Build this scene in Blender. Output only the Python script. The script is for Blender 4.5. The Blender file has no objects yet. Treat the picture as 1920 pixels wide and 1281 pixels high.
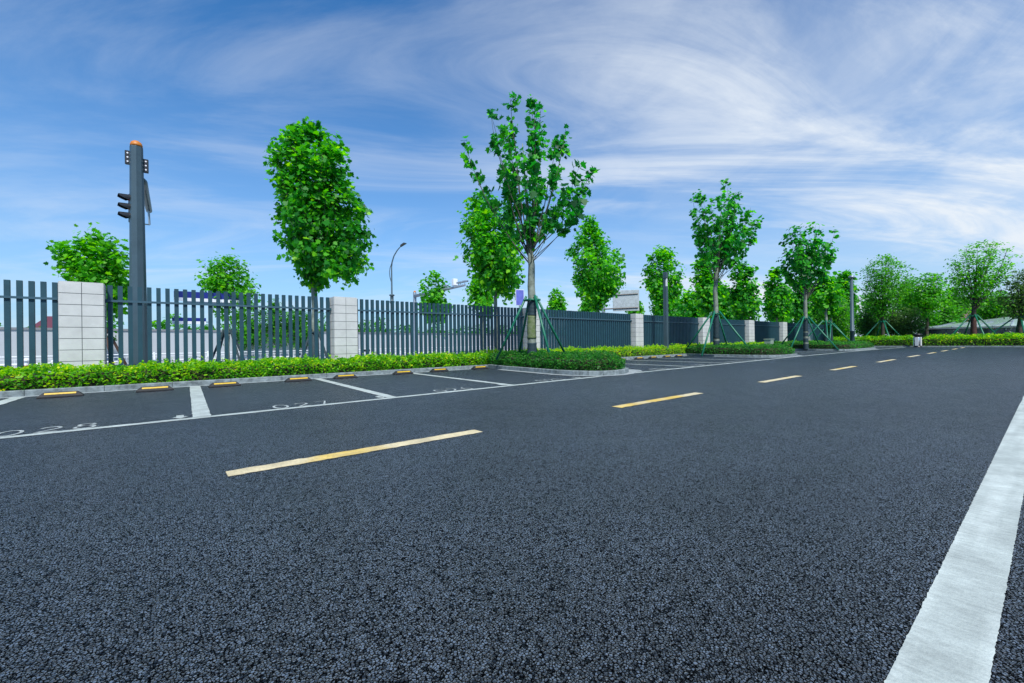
import bpy, math, random
import numpy as np
from mathutils import Vector, Matrix

S = bpy.context.scene
COL = S.collection
rad = math.radians
rng = np.random.default_rng(11)
random.seed(5)

# ------------------------------------------------------------------ camera
CAM_H = 0.83
YAW, PITCH, ROLL = 0.669500808, 0.001023920, -0.0127379322
cf = Vector((math.sin(YAW)*math.cos(PITCH), math.cos(YAW)*math.cos(PITCH), math.sin(PITCH)))
cr = Vector((math.cos(YAW), -math.sin(YAW), 0)); cu = cr.cross(cf)
r2 = cr*math.cos(ROLL)+cu*math.sin(ROLL); u2 = -cr*math.sin(ROLL)+cu*math.cos(ROLL)
cd = bpy.data.cameras.new('camera'); cam = bpy.data.objects.new('camera', cd); COL.objects.link(cam)
cd.sensor_width = 36; cd.lens = 36*801.1/1920; cd.clip_start = 0.02; cd.clip_end = 6000
cam.matrix_world = Matrix(((r2.x, u2.x, -cf.x, 0), (r2.y, u2.y, -cf.y, 0), (r2.z, u2.z, -cf.z, CAM_H), (0, 0, 0, 1)))
S.camera = cam

# ------------------------------------------------------------------ exposure, sky, sun
S.view_settings.view_transform = 'Standard'; S.view_settings.look = 'None'
S.view_settings.exposure = 0.75; S.view_settings.gamma = 1.0
SUN = Vector((-0.30, -0.72, 1.0)).normalized()
W = bpy.data.worlds.new("World"); S.world = W; W.use_nodes = True
nt = W.node_tree; N = nt.nodes; LK = nt.links; N.clear()
def nn(t, **k):
    n = N.new(t)
    for a, b in k.items(): setattr(n, a, b)
    return n
def wm(op, a, b=None, c=None):
    n = N.new('ShaderNodeMath'); n.operation = op
    for i, v in enumerate((a, b, c)):
        if v is None: continue
        if isinstance(v, (int, float)): n.inputs[i].default_value = v
        else: LK.new(v, n.inputs[i])
    return n.outputs[0]
out = nn('ShaderNodeOutputWorld'); bg = nn('ShaderNodeBackground'); LK.new(bg.outputs[0], out.inputs[0])
sky = nn('ShaderNodeTexSky'); sky.sky_type = 'NISHITA'; sky.sun_disc = False
sky.sun_elevation = math.asin(SUN.z); sky.sun_rotation = math.atan2(SUN.x, SUN.y)
sky.air_density = 1.0; sky.dust_density = 0.4; sky.ozone_density = 2.5
tc = nn('ShaderNodeTexCoord'); sep = nn('ShaderNodeSeparateXYZ'); LK.new(tc.outputs['Generated'], sep.inputs[0])
zc = wm('ADD', wm('MAXIMUM', sep.outputs[2], 0.0), 0.16)
px_ = wm('DIVIDE', sep.outputs[0], zc); py_ = wm('DIVIDE', sep.outputs[1], zc)
cmb = nn('ShaderNodeCombineXYZ'); LK.new(px_, cmb.inputs[0]); LK.new(py_, cmb.inputs[1])
mr0 = nn('ShaderNodeMapping'); mr0.inputs['Rotation'].default_value = (0, 0, rad(33)); LK.new(cmb.outputs[0], mr0.inputs[0])
mp = nn('ShaderNodeMapping'); mp.inputs['Scale'].default_value = (0.30, 1.0, 1); LK.new(mr0.outputs[0], mp.inputs[0])
def noise(vec, sc, det, rough, dist, off=None):
    n = N.new('ShaderNodeTexNoise'); n.inputs['Scale'].default_value = sc; n.inputs['Detail'].default_value = det
    n.inputs['Roughness'].default_value = rough; n.inputs['Distortion'].default_value = dist
    if off:
        m = N.new('ShaderNodeMapping'); m.inputs['Location'].default_value = off; LK.new(vec, m.inputs[0]); vec = m.outputs[0]
    LK.new(vec, n.inputs[0]); return n.outputs[0]
def ramp(v, stops):
    n = N.new('ShaderNodeMapRange'); n.interpolation_type = 'SMOOTHSTEP'
    n.inputs[1].default_value, n.inputs[2].default_value = stops[0]; n.inputs[3].default_value, n.inputs[4].default_value = stops[1]
    LK.new(v, n.inputs[0]); return n.outputs[0]
n1 = noise(mp.outputs[0], 0.55, 3, 0.5, 0.3, (3.1, 1.7, 0))
n2 = noise(mp.outputs[0], 1.7, 10, 0.62, 1.1, (0.4, 5.2, 0))
n3 = noise(cmb.outputs[0], 2.2, 8, 0.6, 0.6, (9, 2, 0))
# clouds gather towards the right-hand side of the sky (direction dot product), thin wisps elsewhere
side = wm('ADD', wm('MULTIPLY', sep.outputs[0], 0.86), wm('MULTIPLY', sep.outputs[1], -0.30))
sidem = ramp(side, ((0.05, 0.88), (0.0, 1.0)))
wisp = wm('MULTIPLY', ramp(n2, ((0.40, 0.70), (0, 1))), ramp(n1, ((0.34, 0.58), (0, 1))))
bank = wm('MULTIPLY', ramp(n1, ((0.42, 0.66), (0.25, 1))), ramp(n3, ((0.30, 0.70), (0.30, 1))))
cl = wm('ADD', wm('MULTIPLY', wisp, wm('ADD', wm('MULTIPLY', sidem, 0.62), 0.30)), wm('MULTIPLY', wm('MULTIPLY', bank, sidem), 0.62))
# low veil near the horizon
veil = wm('POWER', wm('SUBTRACT', 1.0, wm('MINIMUM', wm('MAXIMUM', sep.outputs[2], 0.0), 1.0)), 3.6)
veil = wm('MULTIPLY', veil, wm('ADD', wm('MULTIPLY', sidem, 0.12), 0.86))
cl = wm('MINIMUM', cl, 0.97)
tint = nn('ShaderNodeMix', data_type='RGBA', blend_type='MULTIPLY'); tint.inputs[0].default_value = 1.0
LK.new(sky.outputs[0], tint.inputs[6]); tint.inputs[7].default_value = (0.17, 0.66, 1.02, 1)
hs = nn('ShaderNodeHueSaturation'); hs.inputs['Saturation'].default_value = 1.0; hs.inputs['Value'].default_value = 1.0
LK.new(tint.outputs[2], hs.inputs['Color'])
vl = nn('ShaderNodeMix', data_type='RGBA'); LK.new(veil, vl.inputs[0]); LK.new(hs.outputs[0], vl.inputs[6]); vl.inputs[7].default_value = (3.35, 4.25, 5.3, 1)
mx = nn('ShaderNodeMix', data_type='RGBA'); LK.new(cl, mx.inputs[0]); LK.new(vl.outputs[2], mx.inputs[6])
mx.inputs[7].default_value = (4.9, 5.3, 5.75, 1)
LK.new(mx.outputs[2], bg.inputs[0]); bg.inputs[1].default_value = 0.10
sd = bpy.data.lights.new('sun', 'SUN'); so = bpy.data.objects.new('sun', sd); COL.objects.link(so)
sd.energy = 3.2; sd.angle = rad(7); sd.color = (1.0, 0.95, 0.87)
so.rotation_euler = SUN.to_track_quat('Z', 'Y').to_euler()

# ------------------------------------------------------------------ materials
MATS = {}
def mat(name, col, rough=0.6, metal=0.0, var=0.0, vscale=8.0, bump=0.0, bscale=60.0, spec=0.5, col2=None):
    m = bpy.data.materials.new(name); m.use_nodes = True; t = m.node_tree; b = t.nodes['Principled BSDF']
    b.inputs['Roughness'].default_value = rough; b.inputs['Metallic'].default_value = metal
    b.inputs['Specular IOR Level'].default_value = spec
    tcn = t.nodes.new('ShaderNodeTexCoord')
    if var > 0 or col2:
        n = t.nodes.new('ShaderNodeTexNoise'); n.inputs['Scale'].default_value = vscale; n.inputs['Detail'].default_value = 7; n.inputs['Roughness'].default_value = .65
        t.links.new(tcn.outputs['Object'], n.inputs[0])
        mr = t.nodes.new('ShaderNodeMapRange'); mr.inputs[1].default_value = .32; mr.inputs[2].default_value = .68; t.links.new(n.outputs[0], mr.inputs[0])
        mx = t.nodes.new('ShaderNodeMix'); mx.data_type = 'RGBA'; t.links.new(mr.outputs[0], mx.inputs[0])
        c2 = col2 or tuple(c*(1-var) for c in col)
        mx.inputs[6].default_value = (*c2, 1); mx.inputs[7].default_value = (*[min(1, c*(1+var*.5)) for c in col], 1)
        t.links.new(mx.outputs[2], b.inputs['Base Color'])
    else: b.inputs['Base Color'].default_value = (*col, 1)
    if bump > 0:
        n = t.nodes.new('ShaderNodeTexNoise'); n.inputs['Scale'].default_value = bscale; n.inputs['Detail'].default_value = 5
        t.links.new(tcn.outputs['Object'], n.inputs[0])
        bp = t.nodes.new('ShaderNodeBump'); bp.inputs['Strength'].default_value = bump; bp.inputs['Distance'].default_value = .01
        t.links.new(n.outputs[0], bp.inputs['Height']); t.links.new(bp.outputs[0], b.inputs['Normal'])
    MATS[name] = m; return m

def leafmat(name, stops, trans=0.5):
    m = bpy.data.materials.new(name); m.use_nodes = True; t = m.node_tree; b = t.nodes['Principled BSDF']
    at = t.nodes.new('ShaderNodeAttribute'); at.attribute_name = 'tone'
    cr_ = t.nodes.new('ShaderNodeValToRGB'); el = cr_.color_ramp.elements
    while len(el) < len(stops): el.new(0.5)
    for e, (p, c) in zip(el, stops): e.position = p; e.color = (*c, 1)
    t.links.new(at.outputs['Fac'], cr_.inputs[0]); t.links.new(cr_.outputs[0], b.inputs['Base Color'])
    b.inputs['Roughness'].default_value = .5; b.inputs['Specular IOR Level'].default_value = .35
    tr = t.nodes.new('ShaderNodeBsdfTranslucent')
    hsn = t.nodes.new('ShaderNodeHueSaturation'); hsn.inputs['Hue'].default_value = .49; hsn.inputs['Value'].default_value = 2.1; hsn.inputs['Saturation'].default_value = 1.05
    t.links.new(cr_.outputs[0], hsn.inputs['Color']); t.links.new(hsn.outputs[0], tr.inputs[0])
    mix = t.nodes.new('ShaderNodeMixShader'); mix.inputs[0].default_value = trans
    t.links.new(b.outputs[0], mix.inputs[1]); t.links.new(tr.outputs[0], mix.inputs[2])
    t.links.new(mix.outputs[0], t.nodes['Material Output'].inputs[0]); MATS[name] = m; return m

def asphalt():
    m = bpy.data.materials.new('asphalt'); m.use_nodes = True; t = m.node_tree; b = t.nodes['Principled BSDF']
    tcn = t.nodes.new('ShaderNodeTexCoord')
    def no(sc, det=3, rough=.5):
        n = t.nodes.new('ShaderNodeTexNoise'); n.inputs['Scale'].default_value = sc; n.inputs['Detail'].default_value = det; n.inputs['Roughness'].default_value = rough
        t.links.new(tcn.outputs['Object'], n.inputs[0]); return n
    wob = no(120, 3); vadd = t.nodes.new('ShaderNodeMix'); vadd.data_type = 'VECTOR'; vadd.inputs[0].default_value = .008
    t.links.new(tcn.outputs['Object'], vadd.inputs[4]); t.links.new(wob.outputs[1], vadd.inputs[5])
    v1 = t.nodes.new('ShaderNodeTexVoronoi'); v1.feature = 'DISTANCE_TO_EDGE'; v1.inputs['Scale'].default_value = 118
    v2 = t.nodes.new('ShaderNodeTexVoronoi'); v2.inputs['Scale'].default_value = 118
    v3 = t.nodes.new('ShaderNodeTexVoronoi'); v3.inputs['Scale'].default_value = 27
    for v in (v1, v2, v3): t.links.new(vadd.outputs[1], v.inputs[0])
    def mr(x, a, b_, c, d):
        n = t.nodes.new('ShaderNodeMapRange'); n.inputs[1].default_value = a; n.inputs[2].default_value = b_; n.inputs[3].default_value = c; n.inputs[4].default_value = d
        t.links.new(x, n.inputs[0]); return n.outputs[0]
    def ma(op, a, b_):
        n = t.nodes.new('ShaderNodeMath'); n.operation = op
        for i, v in enumerate((a, b_)):
            if isinstance(v, (int, float)): n.inputs[i].default_value = v
            else: t.links.new(v, n.inputs[i])
        return n.outputs[0]
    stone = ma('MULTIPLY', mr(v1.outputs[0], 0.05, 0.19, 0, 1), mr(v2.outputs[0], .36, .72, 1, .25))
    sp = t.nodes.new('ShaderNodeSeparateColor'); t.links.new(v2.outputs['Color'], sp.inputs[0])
    sunk = mr(sp.outputs[0], 0.0, 0.28, 0.0, 1.0)          # some stones sit lower in the bump and are painted darker, as if shaded
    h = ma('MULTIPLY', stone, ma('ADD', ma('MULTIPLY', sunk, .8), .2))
    big = no(0.35, 4, .6); mid = no(3.0, 4, .6); tire = no(9, 6, .7)
    cr_ = t.nodes.new('ShaderNodeValToRGB'); e = cr_.color_ramp.elements
    e[0].position = 0.05; e[0].color = (0.0008, 0.001, 0.0015, 1); e[1].position = .98; e[1].color = (0.078, 0.108, 0.150, 1)  # near-black gaps: bitumen between the stones, plus crevice shade painted into the colour
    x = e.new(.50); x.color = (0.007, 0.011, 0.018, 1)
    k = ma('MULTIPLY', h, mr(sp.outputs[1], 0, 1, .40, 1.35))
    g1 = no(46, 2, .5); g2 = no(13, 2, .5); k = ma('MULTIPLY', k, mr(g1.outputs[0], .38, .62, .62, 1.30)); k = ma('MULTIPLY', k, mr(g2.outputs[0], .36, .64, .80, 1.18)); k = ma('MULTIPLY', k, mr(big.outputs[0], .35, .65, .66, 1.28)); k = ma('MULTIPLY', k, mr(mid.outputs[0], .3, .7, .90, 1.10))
    t.links.new(k, cr_.inputs[0]); t.links.new(cr_.outputs[0], b.inputs['Base Color'])
    rg = mr(mid.outputs[0], .3, .7, .36, .46); t.links.new(rg, b.inputs['Roughness']); t.links.new(ma('MULTIPLY', h, 1.0), b.inputs['Specular IOR Level']); t.links.new(ma('MULTIPLY', h, .34), b.inputs['Sheen Weight']); b.inputs['Sheen Roughness'].default_value = .45; b.inputs['Sheen Tint'].default_value = (.66, .84, 1, 1)  # cavity mask: crevice shade imitated by cutting specular and sheen there
    bp = t.nodes.new('ShaderNodeBump'); bp.inputs['Strength'].default_value = .8; bp.inputs['Distance'].default_value = .0035
    hh = ma('ADD', h, ma('MULTIPLY', mr(v3.outputs[0], 0, .8, 1, 0), .35)); t.links.new(hh, bp.inputs['Height']); t.links.new(bp.outputs[0], b.inputs['Normal'])
    MATS['asphalt'] = m; return m

def roadpaint(name, c1, c2, patchscale=(0.45, 6, 1), lo=.45, hi=.6, streak=True):
    m = bpy.data.materials.new(name); m.use_nodes = True; t = m.node_tree; b = t.nodes['Principled BSDF']
    tcn = t.nodes.new('ShaderNodeTexCoord')
    mp_ = t.nodes.new('ShaderNodeMapping'); mp_.inputs['Scale'].default_value = patchscale; t.links.new(tcn.outputs['Object'], mp_.inputs[0])
    n = t.nodes.new('ShaderNodeTexNoise'); n.inputs['Scale'].default_value = 1.4; n.inputs['Detail'].default_value = 3; t.links.new(mp_.outputs[0], n.inputs[0])
    r = t.nodes.new('ShaderNodeMapRange'); r.inputs[1].default_value = lo; r.inputs[2].default_value = hi; t.links.new(n.outputs[0], r.inputs[0])
    mx = t.nodes.new('ShaderNodeMix'); mx.data_type = 'RGBA'; t.links.new(r.outputs[0], mx.inputs[0]); mx.inputs[6].default_value = (*c1, 1); mx.inputs[7].default_value = (*c2, 1)
    # worn grain: fine streaks across the line and small pits
    mp2 = t.nodes.new('ShaderNodeMapping'); mp2.inputs['Scale'].default_value = (60, 16, 1); mp2.inputs['Rotation'].default_value = (0, 0, rad(4)); t.links.new(tcn.outputs['Object'], mp2.inputs[0])
    n2 = t.nodes.new('ShaderNodeTexNoise'); n2.inputs['Scale'].default_value = 1; n2.inputs['Detail'].default_value = 6; n2.inputs['Roughness'].default_value = .7; t.links.new(mp2.outputs[0], n2.inputs[0])
    r2_ = t.nodes.new('ShaderNodeMapRange'); r2_.inputs[1].default_value = .33; r2_.inputs[2].default_value = .62; r2_.inputs[3].default_value = .74; r2_.inputs[4].default_value = 1.0; t.links.new(n2.outputs[0], r2_.inputs[0])
    n3 = t.nodes.new('ShaderNodeTexNoise'); n3.inputs['Scale'].default_value = 5; n3.inputs['Detail'].default_value = 5; t.links.new(tcn.outputs['Object'], n3.inputs[0])
    r3 = t.nodes.new('ShaderNodeMapRange'); r3.inputs[1].default_value = .35; r3.inputs[2].default_value = .65; r3.inputs[3].default_value = .78; r3.inputs[4].default_value = 1.04; t.links.new(n3.outputs[0], r3.inputs[0])
    mm = t.nodes.new('ShaderNodeMath'); mm.operation = 'MULTIPLY'; t.links.new(r2_.outputs[0], mm.inputs[0]); t.links.new(r3.outputs[0], mm.inputs[1])
    sc = t.nodes.new('ShaderNodeVectorMath'); sc.operation = 'SCALE'; t.links.new(mx.outputs[2], sc.inputs[0]); t.links.new(mm.outputs[0], sc.inputs['Scale'])
    t.links.new(sc.outputs[0], b.inputs['Base Color']); b.inputs['Roughness'].default_value = .62
    n4 = t.nodes.new('ShaderNodeTexNoise'); n4.inputs['Scale'].default_value = 110; n4.inputs['Detail'].default_value = 3; t.links.new(tcn.outputs['Object'], n4.inputs[0])
    bp = t.nodes.new('ShaderNodeBump'); bp.inputs['Strength'].default_value = .5; bp.inputs['Distance'].default_value = .004; t.links.new(n4.outputs[0], bp.inputs['Height']); t.links.new(bp.outputs[0], b.inputs['Normal'])
    MATS[name] = m; return m

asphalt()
roadpaint('white_paint', (.45, .51, .48), (.55, .615, .58))
roadpaint('worn_paint', (.36, .40, .39), (.52, .58, .56), (3, 9, 1))
roadpaint('yellow_paint', (.72, .62, .38), (.76, .54, .12), (0.9, .5, 1), .50, .62)
mat('fence_metal', (.014, .060, .085), .5, .1, .18, 3.0)
mat('rail_metal', (.045, .10, .135), .42, .2, .15, 3.0)
mat('pillar_tile', (.53, .54, .53), .6, 0, .16, 2.2, .25, 140)
mat('tile_joint', (.10, .12, .125), .8)
mat('kerb_stone', (.20, .24, .25), .8, 0, .5, 9.0, .4, 90, col2=(.085, .105, .11))
mat('gutter_concrete', (.30, .34, .35), .85, 0, .4, 6, .3, 90)
mat('plinth', (.50, .50, .50), .8, 0, .2, 4)
mat('soil', (.05, .04, .025), .95, 0, .5, 8)
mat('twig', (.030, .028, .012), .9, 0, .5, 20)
mat('far_ground', (.32, .34, .355), .9, 0, .15, .5)
mat('far_wall', (.42, .45, .48), .8, 0, .06, .7)
mat('wall_cap', (.20, .21, .23), .7)
mat('white_metal', (.75, .78, .80), .4)
mat('rubber', (.016, .017, .018), .7, 0, .3, 30, .2, 200)
mat('yellow_reflector', (.60, .39, .015), .5, 0, .3, 14)
mat('bark_pale', (.20, .235, .20), .8, 0, .5, 7, .6, 40, col2=(.09, .11, .075))
mat('bark_moss', (.06, .10, .02), .85, 0, .5, 9, .6, 50, col2=(.17, .20, .12))
mat('bark_dark', (.055, .045, .035), .85, 0, .4, 9, .6, 40)
mat('limb_bark', (.085, .085, .068), .8, 0, .4, 9, .4, 40)
mat('wrap_navy', (.012, .035, .045), .7, 0, .4, 14, .4, 60)
mat('wrap_red', (.065, .022, .018), .75, 0, .5, 10, .4, 60)
mat('green_pole', (.006, .15, .085), .45, 0, .3, 6)
mat('brown_pole', (.06, .03, .02), .7, 0, .3, 6)
mat('pole_slate', (.055, .095, .118), .45, .2, .2, 1.6)
mat('galvanised', (.30, .35, .40), .4, .5, .2, 8)
mat('black_plastic', (.014, .016, .02), .4)
mat('orange_cap', (.52, .17, .015), .5)
mat('lens_red', (.25, .015, .012), .2); mat('lens_amber', (.35, .15, .01), .2); mat('lens_green', (.01, .16, .09), .2)
mat('sign_blue', (.008, .018, .20), .35); mat('sign_white', (.72, .75, .82), .4)
mat('sign_violet', (.13, .15, .55), .35, 0, .25, 4)
mat('sign_back', (.42, .47, .49), .45, .25, .25, 4)
mat('box_green', (.24, .32, .26), .5, 0, .15, 5)
mat('steel', (.55, .57, .58), .25, .8, .1, 5)
mat('bin_white', (.68, .68, .68), .4)
mat('roof_red', (.10, .022, .04), .6); mat('house_wall', (.45, .44, .46), .8); mat('window_dark', (.03, .04, .05), .15)
mat('pink_wall', (.55, .34, .30), .8)
mat('grey_glass', (.045, .075, .08), .12, 0, .3, .6, spec=.8)
mat('roof_glass', (.38, .47, .47), .12, 0, .25, .35, spec=.8)
mat('far_green', (.03, .09, .025), .9, 0, .5, .4)
leafmat('leaf_plane', [(0, (.006, .09, .016)), (.4, (.022, .23, .018)), (.75, (.08, .42, .010)), (1, (.22, .58, .012))])
leafmat('leaf_sparse', [(0, (.004, .065, .022)), (.5, (.018, .225, .030)), (.85, (.06, .40, .020)), (1, (.09, .48, .02))])
leafmat('leaf_light', [(0, (.012, .13, .010)), (.5, (.05, .32, .012)), (1, (.18, .52, .015))])
leafmat('leaf_fine', [(0, (.016, .10, .014)), (.5, (.05, .28, .016)), (1, (.15, .50, .016))])
leafmat('leaf_shrub', [(0, (.014, .050, .016)), (.5, (.045, .12, .028)), (1, (.10, .22, .03))])
leafmat('leaf_privet', [(0, (.012, .100, .006)), (.45, (.07, .32, .008)), (.8, (.28, .56, .010)), (1, (.60, .62, .02))])
leafmat('leaf_box', [(0, (.008, .060, .014)), (.5, (.022, .165, .022)), (.9, (.07, .32, .03)), (1, (.20, .18, .06))])

# ------------------------------------------------------------------ builders
class MB:
    def __init__(s): s.v = []; s.f = []; s.m = []; s.mats = []
    def mi(s, m):
        if m not in s.mats: s.mats.append(m)
        return s.mats.index(m)
    def add(s, vs, fs, m):
        o = len(s.v); s.v += [tuple(v) for v in vs]; i = s.mi(m)
        for f in fs: s.f.append(tuple(o+a for a in f)); s.m.append(i)
    def box(s, c, d, m, rz=0, bev=0):
        cx, cy, cz = c; dx, dy, dz = (x/2 for x in d); ca, sa = math.cos(rz), math.sin(rz)
        def P(x, y, z): return (cx+x*ca-y*sa, cy+x*sa+y*ca, cz+z)
        if bev <= 0:
            vs = [P(x, y, z) for z in (-dz, dz) for x, y in ((-dx, -dy), (dx, -dy), (dx, dy), (-dx, dy))]
            s.add(vs, [(3, 2, 1, 0), (4, 5, 6, 7), (0, 1, 5, 4), (1, 2, 6, 5), (2, 3, 7, 6), (3, 0, 4, 7)], m)
        else:
            b = bev; vs = []
            for z, i in ((-dz, b), (-dz+b, 0), (dz-b, 0), (dz, b)):
                X, Y = dx-i, dy-i
                for x, y in ((-X+b*(i == 0), -Y), (X-b*(i == 0), -Y), (X, -Y+b*(i == 0)), (X, Y-b*(i == 0)), (X-b*(i == 0), Y), (-X+b*(i == 0), Y), (-X, Y-b*(i == 0)), (-X, -Y+b*(i == 0))):
                    vs.append(P(x, y, z))
            fs = [tuple(range(7, -1, -1)), tuple(range(24, 32))]
            for k in range(3):
                for j in range(8): a = k*8+j; c_ = k*8+(j+1) % 8; fs.append((a, c_, c_+8, a+8))
            s.add(vs, fs, m)
    def tube(s, pts, rs, m, n=8, cap=True):
        pts = [Vector(p) for p in pts]
        if isinstance(rs, (int, float)): rs = [rs]*len(pts)
        vs = []; up = Vector((0, 0, 1)); prev = None
        for i, p in enumerate(pts):
            d = (pts[min(i+1, len(pts)-1)]-pts[max(i-1, 0)]).normalized()
            a = prev if prev is not None else (Vector((1, 0, 0)) if abs(d.z) > .9 else up)
            x = (a-d*a.dot(d)).normalized(); y = d.cross(x); prev = x
            for j in range(n):
                t = 2*math.pi*j/n; vs.append(p+(x*math.cos(t)+y*math.sin(t))*rs[i])
        fs = []
        for i in range(len(pts)-1):
            for j in range(n): a = i*n+j; b = i*n+(j+1) % n; fs.append((a, b, b+n, a+n))
        if cap: fs += [tuple(range(n-1, -1, -1)), tuple(range(len(vs)-n, len(vs)))]
        s.add(vs, fs, m)
    def prism(s, poly, z0, z1, m):
        n = len(poly); vs = [(x, y, z0) for x, y in poly]+[(x, y, z1) for x, y in poly]
        s.add(vs, [tuple(range(n-1, -1, -1)), tuple(range(n, 2*n))]+[(i, (i+1) % n, n+(i+1) % n, n+i) for i in range(n)], m)
    def sheet(s, poly, z, m): s.add([(x, y, z) for x, y in poly], [tuple(range(len(poly)))], m)
    def lathe(s, c, prof, m, n=20):
        vs = [(c[0]+r*math.cos(2*math.pi*j/n), c[1]+r*math.sin(2*math.pi*j/n), c[2]+z) for r, z in prof for j in range(n)]
        fs = [(i*n+j, i*n+(j+1) % n, (i+1)*n+(j+1) % n, (i+1)*n+j) for i in range(len(prof)-1) for j in range(n)]
        fs += [tuple(range(n-1, -1, -1)), tuple(range(len(vs)-n, len(vs)))]
        s.add(vs, fs, m)
    def build(s, name, parent=None, smooth=False, loc=None):
        me = bpy.data.meshes.new(name); me.from_pydata(s.v, [], s.f)
        for m in s.mats: me.materials.append(MATS[m])
        me.polygons.foreach_set('material_index', s.m)
        if smooth:
            me.polygons.foreach_set('use_smooth', [len(f) == 4 for f in s.f])
        me.update(); o = bpy.data.objects.new(name, me); COL.objects.link(o)
        if loc: o.location = loc
        if parent: o.parent = parent
        return o
def npmesh(name, V, F, k, tone, matname, parent=None, loc=None):
    """V (n,3), F = n//k polygons of k verts each, tone per polygon"""
    me = bpy.data.meshes.new(name); nf = len(V)//k
    me.vertices.add(len(V)); me.vertices.foreach_set('co', V.astype(np.float32).ravel())
    me.loops.add(len(V)); me.loops.foreach_set('vertex_index', np.arange(len(V), dtype=np.int32))
    me.polygons.add(nf); me.polygons.foreach_set('loop_start', np.arange(0, len(V), k, dtype=np.int32))
    try: me.polygons.foreach_set('loop_total', np.full(nf, k, dtype=np.int32))
    except Exception: pass
    a = me.attributes.new('tone', 'FLOAT', 'FACE'); a.data.foreach_set('value', tone.astype(np.float32))
    me.materials.append(MATS[matname]); me.update(calc_edges=True)
    o = bpy.data.objects.new(name, me); COL.objects.link(o)
    if loc: o.location = loc
    if parent: o.parent = parent
    return o
def tag(o, label=None, cat=None, group=None, kind=None):
    if label: o['label'] = label
    if cat: o['category'] = cat
    if group: o['group'] = group
    if kind: o['kind'] = kind
    return o
def thing(name, loc, label, cat, group=None, rz=0):
    o = bpy.data.objects.new(name, None); COL.objects.link(o); o.location = loc; o.rotation_euler = (0, 0, rz)
    o.empty_display_size = .2
    return tag(o, label, cat, group)
def dup(root, loc, rz, label, group=None):
    r = root.copy(); COL.objects.link(r); r.location = loc; r.rotation_euler = (0, 0, rz); r['label'] = label
    if group: r['group'] = group
    for ch in list(root.children):
        c = ch.copy(); COL.objects.link(c); c.parent = r
        for g in list(ch.children): d = g.copy(); COL.objects.link(d); d.parent = c
    return r

# lines that run along the car park (they fan apart very slightly with distance)
def YK(x): return 11.05+.035*x       # kerb face in front of the fence
def YF(x): return 12.25+.030*x       # front of the fence pillars
def YW(x): return np.interp(x, [-30, -1.3, .4, 2.6, 9.3, 15.2, 20.6, 32, 47], [5.2, 6.04, 6.12, 6.24, 6.61, 6.85, 7.1, 7.38, 7.3])
def YY(x): return 3.30+.0155*x

# ------------------------------------------------------------------ ground, car park, kerbs
m = MB(); m.sheet([(-2500, -2500), (2500, -2500), (2500, 2500), (-2500, 2500)], -.62, 'far_ground'); tag(m.build('ground'), kind='structure')
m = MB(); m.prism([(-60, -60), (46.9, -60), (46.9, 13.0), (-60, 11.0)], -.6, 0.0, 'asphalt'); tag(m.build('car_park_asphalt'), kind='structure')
m = MB(); m.prism([(46.9, -60), (140, -60), (140, 15), (46.9, 15)], -.6, .08, 'soil'); tag(m.build('planting_ground'), kind='structure')

def offset(poly, d):
    n = len(poly); o = []
    for i in range(n):
        p = Vector(poly[i]); a = Vector(poly[max(i-1, 0)]); b = Vector(poly[min(i+1, n-1)])
        t = (b-a); t = t.normalized(); o.append((p.x-t.y*d, p.y+t.x*d))
    return o
def resample(poly, step):
    o = [Vector(poly[0])]; 
    for a, b in zip(poly[:-1], poly[1:]):
        a = Vector(a); b = Vector(b); L = (b-a).length; k = max(1, round(L/step))
        for i in range(1, k+1): o.append(a.lerp(b, i/k))
    return [tuple(v) for v in o]
def kerb(mb, poly, h=.105, w=.11, step=1.0):
    """stone kerb blocks on the left-hand side of the path; the path is the foot of the kerb face"""
    P = resample(poly, step); A = P; Bk = offset(P, w); A2 = offset(P, .012)
    for i in range(len(P)-1):
        g = .004/max(.1, (Vector(P[i+1])-Vector(P[i])).length)
        def l(q, t): a = Vector(q[i]); b = Vector(q[i+1]); return a.lerp(b, t)
        dz = rng.normal(0, .0015); vs = []
        for t in (g, 1-g):
            a, a2, b = l(A, t), l(A2, t), l(Bk, t)
            vs += [(a.x, a.y, -.02), (a.x, a.y, h-.012+dz), (a2.x, a2.y, h+dz), (b.x, b.y, h+dz), (b.x, b.y, -.02)]
        mb.add(vs, [(0, 1, 2, 3, 4)[::-1], (5, 6, 7, 8, 9), (0, 5, 6, 1), (1, 6, 7, 2), (2, 7, 8, 3), (3, 8, 9, 4)], 'kerb_stone')
def arc(cx, cy, r, a0, a1, n=8): return [(cx+r*math.cos(rad(a0+(a1-a0)*i/n)), cy+r*math.sin(rad(a0+(a1-a0)*i/n))) for i in range(n+1)]

# island outlines (foot of kerb), walked with the island on the left side
ISL1 = [(7.95, YK(8)), (7.75, 10.3), (7.62, 8.9), (7.52, 7.7), (7.57, 7.2), (7.72, 6.85), (7.97, 6.6), (8.35, 6.5), (8.8, 6.58), (9.25, 6.82), (9.6, 7.2), (9.78, 7.8), (9.85, 9.0), (9.9, YK(9.9))]
def island(x0, x1, y0): return [(x0, YK(x0)), (x0-.05, (YK(x0)+y0)/2)] + arc((x0+x1)/2, y0+(x1-x0)/2, (x1-x0)/2, 180, 360, 10) + [(x1, YK(x1))]
ISL2 = [(20.9, YK(20.9)), (20.2, 10.0)] + arc(21.15, 8.25, 1.0, 180, 270, 5) + [(22.3, 7.32)] + arc(22.6, 7.95, .62, 270, 360, 5) + [(23.3, YK(23.3))]
ISL3 = [(33.6, YK(33.6)), (32.9, 9.6)] + arc(33.7, 8.6, .9, 180, 270, 5) + [(38.6, 7.75)] + arc(38.9, 8.5, .75, 270, 360, 5) + [(39.8, YK(39.8))]
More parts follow.
